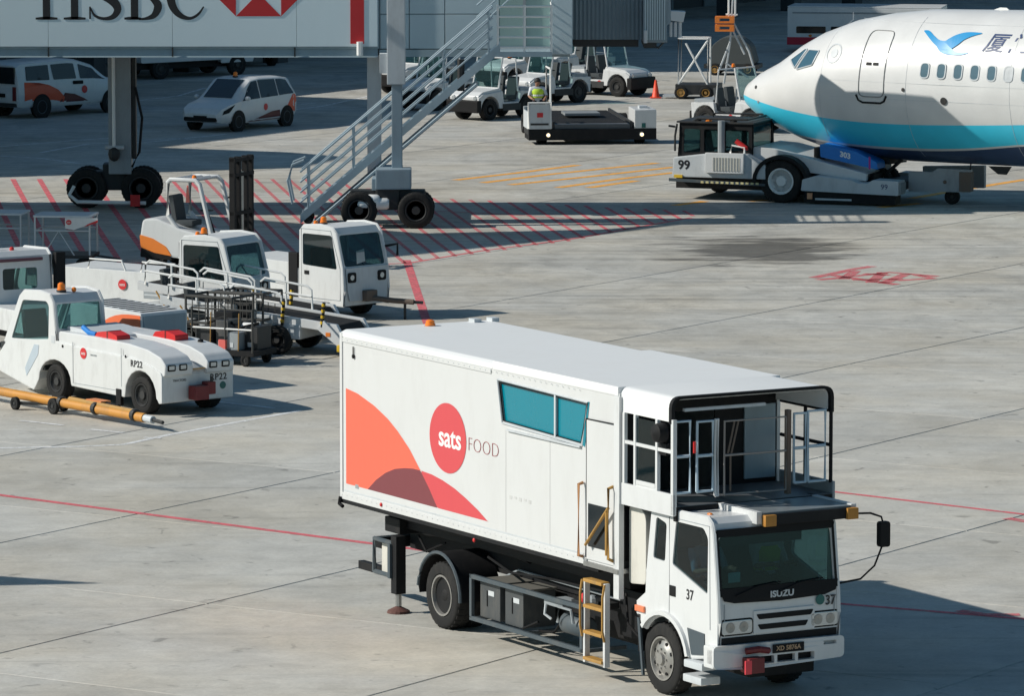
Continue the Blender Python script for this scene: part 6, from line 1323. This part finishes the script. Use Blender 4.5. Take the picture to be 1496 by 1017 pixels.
# ================================================================== PEOPLE
def person(label, loc, rz, J, top, legs, vest=None, hat=False):
    """J: joints. One skinned continuous body; fingers are their own tapered chains."""
    nodes = ['pelvis', 'waist', 'chest', 'neck', 'head0', 'head1', 'shL', 'elL', 'wrL', 'paL', 'shR', 'elR', 'wrR', 'paR', 'hiL', 'knL', 'anL', 'toL', 'hiR', 'knR', 'anR', 'toR']
    edges = [('pelvis', 'waist'), ('waist', 'chest'), ('chest', 'neck'), ('neck', 'head0'), ('head0', 'head1'), ('chest', 'shL'), ('shL', 'elL'), ('elL', 'wrL'), ('wrL', 'paL'), ('chest', 'shR'), ('shR', 'elR'), ('elR', 'wrR'), ('wrR', 'paR'), ('pelvis', 'hiL'), ('hiL', 'knL'), ('knL', 'anL'), ('anL', 'toL'), ('pelvis', 'hiR'), ('hiR', 'knR'), ('knR', 'anR'), ('anR', 'toR')]
    rad = dict(pelvis=.125, waist=.125, chest=.14, neck=.052, head0=.085, head1=.088, sh=.068, el=.045, wr=.03, pa=.036, hi=.09, kn=.06, an=.042, to=.04)
    t = thing('person', label, 'person', loc, rz)
    me = bpy.data.meshes.new('body'); me.from_pydata([J[n] for n in nodes], [(nodes.index(a), nodes.index(b)) for a, b in edges], [])
    o = bpy.data.objects.new('body', me); COL.objects.link(o)
    md = o.modifiers.new('skin', 'SKIN'); o.modifiers.new('sub', 'SUBSURF').levels = 2
    sv = me.skin_vertices[0].data
    for i, n in enumerate(nodes):
        r = rad.get(n, rad.get(n[:2])); sv[i].radius = (r, r); sv[i].use_root = (n == 'pelvis')
    dg = bpy.context.evaluated_depsgraph_get(); m2 = bpy.data.meshes.new_from_object(o.evaluated_get(dg)); bpy.data.objects.remove(o)
    segs = {}
    def near(p):
        best = None
        for a, b in edges:
            A, Bv = Vector(J[a]), Vector(J[b]); d = Bv - A; s = max(0, min(1, (p - A).dot(d) / max(d.length_squared, 1e-9))); q = (p - (A + d * s)).length
            if best is None or q < best[0]: best = (q, a, b)
        return best[1:]
    bmx = bmesh.new(); bmx.from_mesh(m2)
    # fingers: four unequal curled chains and a thumb from the side of the palm
    for s in ('L', 'R'):
        pa, wr = Vector(J['pa' + s]), Vector(J['wr' + s]); d = (pa - wr).normalized(); sd = d.cross(Vector((0, 0, 1))); sd = sd.normalized() if sd.length > .1 else Vector((0, 1, 0)); dn = sd.cross(d).normalized(); dn = -dn if dn.z > 0 else dn
        for k, ln in enumerate((.062, .072, .068, .052)):
            b0 = pa + sd * (k - 1.5) * .018 + d * .012; mb = MB().tube([b0, b0 + d * ln * .45, b0 + d * ln * .75 + dn * ln * .35, b0 + d * ln * .8 + dn * ln * .75], .0095, 6, .007)
            vs = [bmx.verts.new(p) for p in mb.v]
            for q in mb.f: bmx.faces.new([vs[i] for i in q])
        side = -1 if s == 'L' else 1
        b0 = wr + d * .03 + sd * side * .028; mb = MB().tube([b0, b0 + sd * side * .022 + d * .02, b0 + sd * side * .026 + d * .05], .011, 6, .008)
        vs = [bmx.verts.new(p) for p in mb.v]
        for q in mb.f: bmx.faces.new([vs[i] for i in q])
    # nose and ears
    hc = (Vector(J['head0']) + Vector(J['head1'])) / 2
    for (dx, dy, dzz, rx, ry, rz_) in ((.098, 0, -.012, .022, .014, .022), (0, .088, 0, .018, .012, .03), (0, -.088, 0, .018, .012, .03)):
        mb = MB().sphere((hc.x + dx, hc.y + dy, hc.z + dzz), rx, ry, rz_, 8, 5); vs = [bmx.verts.new(p) for p in mb.v]
        for q in mb.f: bmx.faces.new([vs[i] for i in q])
    bmesh.ops.recalc_face_normals(bmx, faces=bmx.faces); bmx.to_mesh(m2); bmx.free()
    m2.materials.clear()
    for mm in (SKIN, top, legs, BLACK): m2.materials.append(mm)
    for p in m2.polygons:
        a, b = near(Vector(p.center)); n = b[:2]
        p.material_index = 0 if (b in ('head0', 'head1', 'neck') and Vector(p.center).z > J['neck'][2] - .01) or n in ('wr', 'pa') else 3 if n == 'to' else 2 if n in ('hi', 'kn', 'an') else 1
        p.use_smooth = True
    b = link('body', m2, t)
    hr = MB()
    rg = []
    for j in range(6):
        a = math.pi * .5 * j / 5 * 1.15; rg.append([(hc.x - .012 + (.108 * math.sin(a) + .004) * math.cos(2 * math.pi * k / 14), hc.y + (.098 * math.sin(a) + .004) * math.sin(2 * math.pi * k / 14), hc.z + .012 + .125 * math.cos(a) + (.03 if math.cos(2 * math.pi * k / 14) > .4 and j > 3 else 0)) for k in range(14)])
    hr.loft(rg).build('hair', HAIR, t, smooth=True)
    for y in (-.033, .033):
        MB().sphere((hc.x + .086, hc.y + y, hc.z + .006), .011, .014, .009, 8, 5).build('eye', LETK, t)
    MB().sphere((hc.x + .086, hc.y, hc.z - .05), .008, .024, .007, 8, 4).build('mouth', paint('lips', (.25, .09, .07), .5, 0), t)
    if vest:
        c, wv = Vector(J['chest']), Vector(J['waist']); rg = []
        for f, rx, ry in ((-.12, .148, .175), (.2, .150, .178), (.6, .160, .190), (1.0, .158, .200), (1.35, .11, .15)):
            p = wv + (c - wv) * f; rg.append([(p.x + rx * math.cos(2 * math.pi * k / 18), p.y + ry * math.sin(2 * math.pi * k / 18), p.z) for k in range(18)])
        v = MB().loft(rg, cap=False).build('vest', vest, t, smooth=True)
        p = wv + (c - wv) * .3; MB().lathe([(1, -.02), (1, .02)], (0, 0, 0), 'z', 18)
        MB().loft([[(p.x + .158 * math.cos(2 * math.pi * k / 18), p.y + .186 * math.sin(2 * math.pi * k / 18), p.z + h) for k in range(18)] for h in (-.025, .025)], cap=False).build('reflective_band', paint('silver_band', (.75, .76, .76), .3, 0), v)
    return t
STAND = dict(pelvis=(0, 0, .93), waist=(0, 0, 1.08), chest=(.01, 0, 1.30), neck=(.015, 0, 1.46), head0=(.03, 0, 1.56), head1=(.035, 0, 1.66), shL=(.01, .19, 1.38), elL=(.06, .27, 1.12), wrL=(.26, .20, 1.04), paL=(.33, .17, 1.03), shR=(.01, -.19, 1.38), elR=(.06, -.27, 1.12), wrR=(.26, -.20, 1.04), paR=(.33, -.17, 1.03),
    hiL=(0, .10, .88), knL=(.02, .11, .48), anL=(0, .11, .09), toL=(.14, .12, .04), hiR=(0, -.10, .88), knR=(.02, -.11, .48), anR=(0, -.11, .09), toR=(.14, -.12, .04))
SIT = dict(pelvis=(0, 0, .12), waist=(0, 0, .28), chest=(.01, 0, .50), neck=(.02, 0, .65), head0=(.04, 0, .76), head1=(.045, 0, .86), shL=(.01, .19, .57), elL=(.12, .24, .32), wrL=(.36, .17, .38), paL=(.43, .15, .39), shR=(.01, -.19, .57), elR=(.12, -.24, .32), wrR=(.36, -.17, .38), paR=(.43, -.15, .39),
    hiL=(.06, .10, .10), knL=(.44, .12, .12), anL=(.50, .12, -.14), toL=(.60, .12, -.15), hiR=(.06, -.10, .10), knR=(.44, -.12, .12), anR=(.50, -.12, -.14), toR=(.60, -.12, -.15))
ct = math.cos(R(-84)), math.sin(R(-84)); mo = G(866, 211)
person('transporter driver in yellow hi-vis vest standing behind white panel', (mo.x - .62 * ct[0] + 1.62 * ct[1], mo.y - .62 * ct[1] - 1.62 * ct[0], .49), R(-84), {k: (v[0], v[1], v[2] * .86) for k, v in STAND.items()}, SHIRT, TROUS, VEST)
cy, sy = math.cos(TY), math.sin(TY)
def onT(u, v): return (-2.4716 + u * cy - v * sy, 75.5909 + u * sy + v * cy)
x, y = onT(9.08, .56); person('truck driver in light blue shirt sitting behind the steering wheel', (x, y, 1.36), TY, SIT, SHIRTB, TROUS)
x, y = onT(9.08, 1.50); person('truck passenger in hi-vis vest on the seat beside the driver', (x, y, 1.36), TY, SIT, SHIRT, TROUS, VEST)
